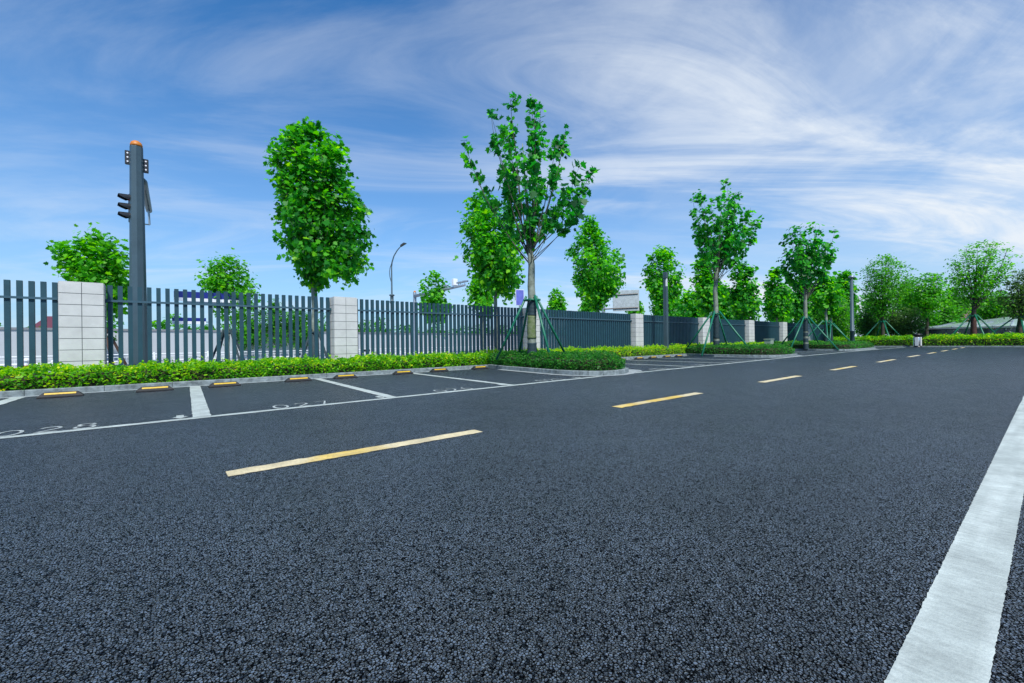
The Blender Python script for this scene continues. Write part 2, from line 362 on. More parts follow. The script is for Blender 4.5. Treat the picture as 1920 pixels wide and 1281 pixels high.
m = MB()
kerb(m, [(-14, YK(-14)), (7.95, YK(7.95))])
for I, s in ((ISL1, .5), (ISL2, .6), (ISL3, .8)): kerb(m, I, .115, .11, s)
kerb(m, [(9.9, YK(9.9)), (20.9, YK(20.9))]); kerb(m, [(23.3, YK(23.3)), (33.6, YK(33.6))]); kerb(m, [(39.8, YK(39.8)), (46.7, YK(46.7))])
kerb(m, [(46.8, YK(46.7)), (46.8, -40)], .10, .12, 1.0)
tag(m.build('kerb'), kind='structure')
m = MB()
def strip(mb, poly, d0, d1, z, matn, step=1.0, jit=0):
    P = resample(poly, step); a = offset(P, d0); b = offset(P, d1)
    if jit: a = [(x+rng.normal(0, jit), y+rng.normal(0, jit)) for x, y in a]; b = [(x+rng.normal(0, jit), y+rng.normal(0, jit)) for x, y in b]
    vs = [(x, y, z) for x, y in a]+[(x, y, z) for x, y in b]; n = len(P)
    mb.add(vs, [(i, i+1, n+i+1, n+i) for i in range(n-1)], matn)
strip(m, [(-14, YK(-14)), (7.8, YK(7.8))], -.17, .02, .004, 'gutter_concrete', .5, .008)
strip(m, [(10.0, YK(10.0)), (20.8, YK(20.8))], -.17, .02, .004, 'gutter_concrete', .5, .008)
strip(m, [(23.4, YK(23.4)), (33.5, YK(33.5))], -.17, .02, .004, 'gutter_concrete', .5, .008)
strip(m, ISL1[1:-1], -.19, .02, .008, 'gutter_concrete', .4)
strip(m, ISL2[1:-1], -.19, .02, .008, 'gutter_concrete', .5)
strip(m, ISL3[1:-1], -.19, .02, .008, 'gutter_concrete', .6)
m.sheet([(9.2, 6.68), (9.75, 6.74), (10.15, 7.1), (10.3, 7.8), (10.1, 8.5), (9.88, 8.6), (9.7, 7.3)], .006, 'gutter_concrete')
m.sheet([(22.8, 7.3), (23.6, 7.35), (23.9, 8.2), (23.4, 8.8), (23.2, 7.8)], .006, 'gutter_concrete')
strip(m, [(46.8, YK(46.7)), (46.8, -40)], -.2, .02, .004, 'gutter_concrete', 2)
tag(m.build('gutter'), kind='structure')

# ------------------------------------------------------------------ painted markings
ZP = .0042
def line(mb, pts, w, matn, jit=.004, step=.05, z=ZP):
    strip(mb, pts, -w/2, w/2, z, matn, step, jit)
def ground_tag(mb, name): return tag(mb.build(name), kind='structure')
m = MB()
xs = [-14, -1.3, .4, 2.6, 6, 9.3, 12, 15.2, 18, 20.6, 26, 32, 40, 46.5]
line(m, [(x, float(YW(x))) for x in xs], .125, 'white_paint', .003, .12)
ground_tag(m, 'bay_front_line')
m = MB(); line(m, [(-3, .19), (1.2, .178), (8, .17)], .155, 'white_paint', .0009, .010); line(m, [(8, .17), (46.5, .05)], .155, 'white_paint', .003, .3); ground_tag(m, 'edge_line')
m = MB()
for x in (-2.08, .31, 2.68, 5.12):
    line(m, [(x-.06, float(YW(x))+.06), (x+.02, YK(x)-.18)], .175 if x < 2 else .15, 'white_paint', .003, .06, ZP+.001)
for x in (12.45, 14.95, 17.5): line(m, [(x, float(YW(x))+.05), (x+.1, YK(x)-.18)], .14, 'white_paint', .003, .3, ZP+.001)
for x in (25.8, 28.3, 30.8, 42, 44.4): line(m, [(x, float(YW(x))+.05), (x, YK(x)-.18)], .14, 'white_paint', .003, .6, ZP+.001)
ground_tag(m, 'bay_divider_line')
m = MB()
ys = [(.26, 2.23), (4.31, 6.37), (8.73, 10.8), (13.24, 15.4), (18.3, 20.9), (23.7, 26.3), (28.8, 31.2), (33.6, 36.0), (38.6, 41.0), (43.3, 45.6), (-3.9, -1.9), (-8, -6)]
for a, b in ys: line(m, [(a, YY(a)), (b, YY(b))], .145, 'yellow_paint', .004, .04)
ground_tag(m, 'centre_line_dash')
# bay numbers and arrows, painted inside the bays (read from the driving lane)
def stroke(mb, pts, w, z=ZP):
    P = [Vector(p) for p in pts]; n = len(P); L, R_ = [], []
    for i in range(n):
        if i == 0: t = P[1]-P[0]
        elif i == n-1: t = P[-1]-P[-2]
        else: t = (P[i+1]-P[i]).normalized()+(P[i]-P[i-1]).normalized()
        t.normalize(); q = Vector((-t.y, t.x))*w/2; L.append(P[i]+q); R_.append(P[i]-q)
    vs = [(*p, z) for p in L]+[(*p, z) for p in R_]; mb.add(vs, [(i, n+i, n+i+1, i+1) for i in range(n-1)], 'worn_paint')
def ell(cx, cy, rx, ry, a0, a1, n=16): return [(cx+rx*math.cos(rad(a0+(a1-a0)*i/n)), cy+ry*math.sin(rad(a0+(a1-a0)*i/n))) for i in range(n+1)]
GL = {'0': [ell(.5, .5, .42, .46, 0, 360, 24)],
      '1': [[(.3, .8), (.55, .97), (.55, .03)]],
      '2': [ell(.5, .70, .38, .26, 165, -30, 12)+[(.12, .05)], [(.08, .05), (.92, .05)]],
      '3': [ell(.48, .73, .36, .23, 150, -90, 12), ell(.48, .27, .40, .23, 90, -150, 12)],
      '4': [[(.70, .03), (.70, .97), (.08, .30), (.95, .30)]],
      '5': [[(.85, .95), (.2, .95), (.16, .55)]+ell(.48, .33, .38, .28, 120, -150, 12)],
      '6': [ell(.5, .30, .38, .26, 0, 360, 16), [(.14, .36), (.24, .68), (.62, .95)]],
      '7': [[(.08, .93), (.90, .93), (.42, .03)]],
      '8': [ell(.5, .74, .32, .21, 0, 360, 16), ell(.5, .27, .39, .25, 0, 360, 16)]}
def number(x0, y0, txt, w=.19, h=.36, pitch=.265, sw=.030, nm='bay_number'):
    mb = MB()
    for i, ch in enumerate(txt):
        for st in GL[ch]: stroke(mb, [(x0+i*pitch+x*w, y0+i*pitch*.05+y*h) for x, y in st], sw)
    ground_tag(mb, nm)
def arrow(x, y, s=.12):
    mb = MB(); mb.add([(x-.28*s, y+2.3*s, ZP), (x+.28*s, y+2.3*s, ZP), (x+.28*s, y+1.1*s, ZP), (x-.28*s, y+1.1*s, ZP)], [(3, 2, 1, 0)], 'white_paint')
    mb.add([(x-.62*s, y+1.1*s, ZP), (x+.62*s, y+1.1*s, ZP), (x, y, ZP)], [(0, 2, 1)], 'white_paint'); ground_tag(mb, 'bay_arrow')
for x, t in ((-1.36, '028'), (1.02, '027'), (3.50, '026'), (5.98, '025')): number(x, float(YW(x))+.085, t)
for x, t in ((10.6, '024'), (13.1, '023'), (15.6, '022'), (18.2, '021')): number(x, float(YW(x))+.09, t, .2, .45, .28, .045)
for x in (.05, 2.50, 4.98, 7.2, -2.35): arrow(x, float(YW(x))+.09, .125)

# ------------------------------------------------------------------ wheel stops
def wheel_stop(loc, label):
    t = thing('wheel_stop', loc, label, 'wheel stop', 'yellow and black wheel stops in the bays')
    b = MB(); L, D, H = .27, .08, .085; l2, d2 = .20, .035
    vs = [(x, y, 0) for x, y in ((-L, -D), (L, -D), (L, D), (-L, D))]+[(x, y, .02) for x, y in ((-L, -D), (L, -D), (L, D), (-L, D))]+[(x, y, H) for x, y in ((-l2, -d2), (l2, -d2), (l2, d2), (-l2, d2))]
    b.add(vs, [(3, 2, 1, 0), (0, 1, 5, 4), (1, 2, 6, 5), (2, 3, 7, 6), (3, 0, 4, 7), (4, 5, 9, 8), (5, 6, 10, 9), (6, 7, 11, 10), (7, 4, 8, 11), (8, 9, 10, 11)], 'rubber')
    b.build('body', t)
    # reflective bar on the sloping front face
    a = math.atan2(H-.02, D-d2); r = MB(); nx = Vector((0, -math.sin(a), math.cos(a))); sl = Vector((0, math.cos(a), math.sin(a)))
    c = Vector((0, -D, .02))+sl*.052; vs = []
    for off in (.0, .006):
        for sx, sy in ((-.185, -.015), (.185, -.015), (.185, .015), (-.185, .015)): v = c+sl*sy+nx*off; vs.append((sx, v.y, v.z))
    r.add(vs, [(4, 5, 6, 7), (0, 1, 5, 4), (1, 2, 6, 5), (2, 3, 7, 6), (3, 0, 4, 7)], 'yellow_reflector'); r.build('reflector', t)
    return t
WS = [(-1.49, 10.30, 'black wheel stop with yellow bar, nearest to the photo\'s left edge'), (-.28, 10.33, 'black and yellow wheel stop just left of the widest white bay divider'),
      (.80, 10.38, 'black and yellow wheel stop just right of the widest white bay divider'), (2.20, 10.58, 'black and yellow wheel stop ending left of the second white divider, behind number 027'),
      (3.25, 10.63, 'black and yellow wheel stop right of the second white divider, left half of bay 026'), (4.82, 10.83, 'black and yellow wheel stop left of the third white divider, beyond number 026'),
      (5.98, 10.95, 'black and yellow wheel stop right of the third divider, left half of bay 025'), (7.45, 11.05, 'black and yellow wheel stop tucked in the corner beside the first planted island')]
w0 = None
for x, y, lb in WS:
    lb = lb.replace(' just ', ' ')
    if w0 is None: w0 = wheel_stop((x, y, .006), lb); w0.rotation_euler.z = .035
    else: dup(w0, (x, y, .006), .035+random.uniform(-.02, .02), lb)
FW = ['far wheel stop half hidden behind the first island hedge', 'second far wheel stop beyond the first island', 'third far wheel stop beyond the first island', 'fourth far wheel stop beyond the first island', 'fifth far wheel stop, in front of the second island', 'sixth far wheel stop, beside the second island kerb']
for (x, lb) in zip((14.6, 15.9, 17.0, 18.2, 19.3, 13.4), FW): dup(w0, (x, YK(x)-.42, .006), .035, lb, 'wheel stops beyond the first island')

# ------------------------------------------------------------------ fence
def pillar(x, w, d, label, h=2.15):
    y = YF(x+w/2); t = thing('fence_pillar', (x+w/2, y+d/2, 0), label, 'pillar', 'pale tiled pillars of the fence', .03)
    b = MB(); b.box((0, 0, h/2-.15), (w-.006, d-.006, h+.3-.006), 'tile_joint')
    b.build('core', t)
    tl = MB(); rows = 10; rh = .228; g = .011
    z1 = h
    while z1 > -.05:
        z0 = max(z1-rh, -.1)
        for sx in (-1, 1):
            for sy in (-1, 1):
                tl.box((sx*w/4, sy*(d/2-.0), (z0+z1)/2), (w/2-g, .012, z1-z0-g), 'pillar_tile')
        for sx in (-1, 1): 
            for sy in (-1, 1): tl.box((sx*(w/2), sy*(d/4), (z0+z1)/2), (.0125, d/2-g, z1-z0-g), 'pillar_tile')
        z1 = z0
    tl.box((0, 0, h+.002), (w-.02, d-.02, .012), 'pillar_tile')
    tl.build('tile_cladding', t)
    return t
PX = [(-8.0, .65), (-1.79, .65), (3.49, .64), (10.75, .62), (17.95, .66), (24.9, .9), (31.7, .95), (38.4, .95), (45.1, .95), (52, .95), (59, .95)]
PLAB = ['', 'big pale tiled pillar at the left, left of the tall traffic signal pole', 'pale tiled pillar right of the large dense tree trunk', 'pale tiled pillar right behind the first island tree trunk',
        'pale tiled pillar left of the first square lamp column', 'pale tiled pillar behind the second island tree', 'pale tiled pillar between second island tree and green cabinet, nearer one', 'pale tiled pillar right of the small green cabinet', 'pale tiled pillar behind the third island tree', 'narrow far pillar right of the third island tree', 'farthest pale pillar near the round lamp post']
for (x, w), lb in list(zip(PX, PLAB))[1:]: pillar(x, w, .52, lb)
PANLAB = ['dark slat fence panel at the photo\'s left edge', 'dark slat fence panel crossed by the tall signal pole', 'long dark slat fence panel between second pillar and first island tree', 'dark fence panel right of the first island tree',
          'dark fence panel behind the first square lamp column', 'dark fence panel right of the second island tree', 'dark fence panel behind the small green cabinet', 'dark fence panel behind left braces of third island tree', 'short-looking far dark fence panel right of third island tree', 'farthest dark fence panel before the round lamp post']
for i in range(len(PX)-1):
    xa = PX[i][0]+PX[i][1]; xb = PX[i+1][0]; 
    t = thing('slat_fence', (xa, YF(xa)+.30, 0), PANLAB[i], 'fence', 'dark metal slat panels of the fence', .03)
    L = xb-xa; n = round(L/.160); st = L/n; b = MB()
    for k in range(n):
        x = st*(k+.5) if True else 0
        b.box((x, 0, (2.15+.24)/2+rng.normal(0, .0015)), (.078, .075, 1.91), 'fence_metal', rng.normal(0, .012))
    b.build('slats', t)
    r = MB(); r.box((L/2, -.058, 1.815), (L-.07, .04, .045), 'rail_metal'); r.box((L/2, .055, .42), (L-.04, .03, .05), 'rail_metal'); r.build('rail', t)
    for sx in (0.02, L-.02): k = MB(); k.box((sx, -.05, 1.81), (.05, .07, .075), 'fence_metal', 0, .006); k.build('bracket', t)
m = MB(); m.prism([(-9, YF(-9)+.18), (60, YF(60)+.18), (60, YF(60)+.42), (-9, YF(-9)+.42)], -.62, .235, 'plinth'); tag(m.build('fence_plinth'), 'long low pale concrete plinth wall under the dark slat fence', 'low wall')
m = MB(); m.prism([(-14, YK(-14)+.1), (46.8, YK(46.8)+.1), (46.8, YF(46.8)+.17), (-14, YF(-14)+.17)], -.3, .07, 'soil')
for I in (ISL1, ISL2, ISL3):
    o = offset(I, .1); m.prism(o, -.3, .075, 'soil')
tag(m.build('soil_bed'), kind='structure')

# ------------------------------------------------------------------ foliage
def frames(n, upbias=.3, outward=None, ob=0.0):
    nrm = rng.normal(size=(n, 3)); nrm /= np.linalg.norm(nrm, axis=1)[:, None]
    nrm[:, 2] = np.abs(nrm[:, 2])+upbias
    if outward is not None: nrm += outward*ob
    nrm /= np.linalg.norm(nrm, axis=1)[:, None]
    a = rng.normal(size=(n, 3)); a[:, 2] -= .35
    a -= nrm*(a*nrm).sum(1)[:, None]; a /= np.linalg.norm(a, axis=1)[:, None]
    return nrm, a, np.cross(nrm, a)
MAPLE = np.array([(0, -.34), (.13, -.22), (.36, -.27), (.30, -.06), (.52, .10), (.27, .17), (.20, .36), (0, .56), (-.20, .36), (-.27, .17), (-.52, .10), (-.30, -.06), (-.36, -.27), (-.13, -.22)])
OVAL = np.array([(0, -.5), (.26, -.05), (.20, .28), (0, .5), (-.20, .28), (-.26, -.05)])
QUAD = np.array([(0, -.5), (.30, .05), (0, .5), (-.30, .05)])
PENT = np.array([(0, -.42), (.40, -.15), (.34, .30), (0, .55), (-.42, .22), (-.34, -.22)])
def leafcloud(P, size, shape, svar=.3, upbias=.3, outward=None, ob=0.0, curl=.18):
    n = len(P); nrm, a, b = frames(n, upbias, outward, ob); s = size*np.clip(rng.normal(1, svar, n), .45, 1.7)
    k = len(shape); V = np.zeros((n, k, 3))
    for i, (u, v) in enumerate(shape):
        V[:, i] = P+(b*u+a*v+nrm*(curl*(u*u*2-.1)))*s[:, None]
    return V.reshape(-1, 3), k

def crown_profile(rows):
    z = np.array([r[0] for r in rows]); l = np.array([r[1] for r in rows]); r = np.array([r[2] for r in rows]); return z, l, r
RX, RY = math.cos(YAW), -math.sin(YAW)
def make_tree(name, loc, rows, kind, label, cat='tree', group=None, trunk_r=.09, nleaf=2500, leaf=.2, leafm='leaf_plane', barkm='bark_pale', nlimb=22, spread=.16, shape=MAPLE, twigs=5, lean=0.0, fork=None, tone0=.42, wrap=None):
    t = thing(name, loc, label, cat, group)
    global RX, RY
    if kind == 'dense': rows = rows[:-2]+[(rows[-2][0], rows[-2][1]*.75, rows[-2][2]*.75), (rows[-1][0], rows[-1][1]*.6, rows[-1][2]*.6)]
    dl = math.hypot(loc[0], loc[1]); RX, RY = loc[1]/dl, -loc[0]/dl       # sideways axis of this crown's lopsidedness
    kc = (loc[0]*math.sin(YAW)+loc[1]*math.cos(YAW))/dl
    z, l, r = crown_profile(rows); l = l*kc; r = r*kc; sh_ = .2 if kind == 'dense' else .15; l = np.maximum(l-sh_*spread, np.minimum(l, .05)); r = np.maximum(r-sh_*spread, np.minimum(r, .05)); z[-1] -= 1.5*spread; z[-2] -= .8*spread; zb, zt = z[0], z[-1]; H = zt-zb
    if fork is None: fork = max(.6, zb+.02*H)
    b = MB()
    topz = zb+H*.72; ctop = (np.interp(topz, z, r)-np.interp(topz, z, l))/2*.6
    def axis(zz):
        k = max(0, (zz-fork)/(topz-fork)) if topz > fork else 0
        return Vector((RX*ctop*k, RY*ctop*k, zz))
    tp = [axis(zz)+Vector((rng.normal(0, .012), rng.normal(0, .012), 0)) for zz in np.linspace(-.05, topz, 12)]
    tr = [trunk_r*(1.18 if i == 0 else 1)*(1-.25*min(1, p.z/fork)) if p.z <= fork else trunk_r*.72*max(.12, 1-(p.z-fork)/(topz-fork)) for i, p in enumerate(tp)]
    b.tube(tp, tr, barkm, 10); bk = b.build('trunk', t, True)
    limb = MB(); tips = []; wts = []
    for i in range(nlimb):
        h = rng.beta(1.25, 1.15) if kind == 'dense' else (.10 if kind == 'sparse' else .24)+(.90 if kind == 'sparse' else .76)*((i*.7236+.13) % 1)**.75; ze = zb+H*(.06+.94*h); th = 2*math.pi*(i*.618+rng.uniform(-.12, .12))
        c, s = math.cos(th), math.sin(th)
        L, R_ = np.interp(ze, z, l), np.interp(ze, z, r); mid = (R_-L)/2; half = (R_+L)/2
        rr = half*((rng.uniform(.82, 1.0) if i % 4 else rng.uniform(.2, .6)) if kind != 'dense' else (rng.uniform(.6, 1.0) if i % 3 else rng.uniform(.15, .6)))
        dx = mid+rr*c; dy = rr*s
        e = Vector((RX*dx - RY*dy, RY*dx + RX*dy, ze))
        z0 = fork+(ze-fork)*rng.uniform(.0, .38) if kind != 'sparse' else fork+(ze-fork)*rng.uniform(0, .16)
        z0 = max(fork-.05, min(z0, topz*.95)); st = axis(z0); k = 7; pts = []
        midp = st.lerp(e, .5)+Vector((e.x-st.x, e.y-st.y, 0))*.16-Vector((0, 0, .08*(e.z-st.z)))
        for j in range(k+1):
            q = j/k; p = st*(1-q)**2+midp*2*q*(1-q)+e*q*q
            pts.append(p+Vector(rng.normal(0, .02, 3)) if 0 < j < k else p)
        r0 = max(.008, trunk_r*.30*(e-st).length/max(1.2, H*.7)); r0 = min(r0, trunk_r*.42)*(.50 if kind != 'dense' else .75)
        limb.tube(pts, [r0*(1-.85*j/k) for j in range(k+1)], 'limb_bark' if barkm != 'bark_dark' else 'bark_dark', 5, False)
        lo = .30 if kind == 'dense' else (.46 if kind == 'sparse' else .38)
        for j in range(twigs):
            q = lo+(1-lo)*(j+rng.uniform(0, 1))/twigs; a = st*(1-q)**2+midp*2*q*(1-q)+e*q*q
            ln = (.16+.30*rng.random())*(.35+half*.55)*(1.15-q*.5)*(1.0 if kind == 'dense' else .62); w = rng.normal(size=3); w[2] = abs(w[2])*.7+.1
            w = Vector(w).normalized(); tip = a+w*ln
            L2, R2 = np.interp(tip.z, z, l), np.interp(tip.z, z, r); dd = tip.x*RX+tip.y*RY; o2 = -tip.x*RY+tip.y*RX; m2 = (R2-L2)/2; h2 = max(.08, (R2+L2)/2)
            kx = math.hypot(dd-m2, o2)/h2
            if kx > 1.0: f_ = 1/kx; dd = m2+(dd-m2)*f_; o2 *= f_; tip = Vector((RX*dd-RY*o2, RY*dd+RX*o2, min(tip.z, zt)))
            tip.z = min(tip.z, zt-.03)
            limb.tube([a, a.lerp(tip, .5)+Vector((0, 0, .02)), tip], [r0*.28, r0*.2, .003], 'limb_bark' if barkm != 'bark_dark' else 'bark_dark', 4, False)
            for kk in range(4): tips.append(a.lerp(tip, .25+.75*(kk+.5)/4)); wts.append(1)
        tips.append(e); wts.append(1)
    limb.build('limb', t, True)
    T = np.array([tuple(p) for p in tips]); ct = rng.random(len(T))
    idx = rng.integers(0, len(T), nleaf); P = T[idx]+np.clip(rng.normal(0, spread, (nleaf, 3)), -1.7*spread, 1.7*spread)*(np.array([1.35, 1.35, .38]) if kind == 'fine' else np.array([1, 1, .85]))
    if kind in ('dense', 'fine', 'shrub', 'open'):      # shoots that fill the crown out to its outline
        nf = int(nleaf*(.45 if kind == 'dense' else .30)); nc = max(30, nf//(26 if kind == 'dense' else 16)); zz = zb+H*rng.beta(1.1, 1.1, nc); Lz = np.interp(zz, z, l); Rz = np.interp(zz, z, r)
        mz = (Rz-Lz)/2; hz = (Rz+Lz)/2; th = rng.random(nc)*2*math.pi; rho = np.sqrt(rng.uniform(.25, 1.0, nc))*rng.uniform(.82, 1.14, nc)*np.maximum(hz-spread*.7, .05); dx = mz+rho*np.cos(th); dy = rho*np.sin(th)
        CP = np.stack([RX*dx-RY*dy, RY*dx+RX*dy, zz], 1); ic = rng.integers(0, nc, nf); cc = rng.random(nc)
        P[:nf] = CP[ic]+rng.normal(0, spread*.85, (nf, 3))*(np.array([1.5, 1.5, .35]) if kind == 'fine' else 1); ctf = cc[ic]
    else: nf = 0
    cen = np.array([0, 0, (zb+zt)/2]); o = (P-cen)/np.array([1, 1, 1.4]); o /= np.linalg.norm(o, axis=1)[:, None]+1e-6
    V, k = leafcloud(P, leaf, shape, .30, .25, o, .5)
    cl = ct[idx]
    if nf: cl[:nf] = ctf
    tone = np.clip(tone0+.02+.46*(cl-.5)+rng.normal(0, .17, nleaf)+(rng.random(nleaf) < .10)*.32, 0, 1)
    npmesh('crown', V, None, k, tone, leafm, t)
    if wrap: wrap(t, tp, tr)
    return t

def wrapfn(segs):
    def f(t, tp, tr):
        def at(zz):
            for a, b_, ra, rb in zip(tp[:-1], tp[1:], tr[:-1], tr[1:]):
                if a.z <= zz <= b_.z: q = (zz-a.z)/(b_.z-a.z); return a.lerp(b_, q), ra+(rb-ra)*q
            return tp[0], tr[0]
        for z0, z1, mm in segs:
            w = MB(); P = [at(zz) for zz in np.linspace(z0, z1, 14)]
            w.tube([p for p, _ in P], [q+.012+.005*math.sin(i*2.1) for i, (_, q) in enumerate(P)], mm, 12); w.build('trunk_wrap', t, True)
    return f

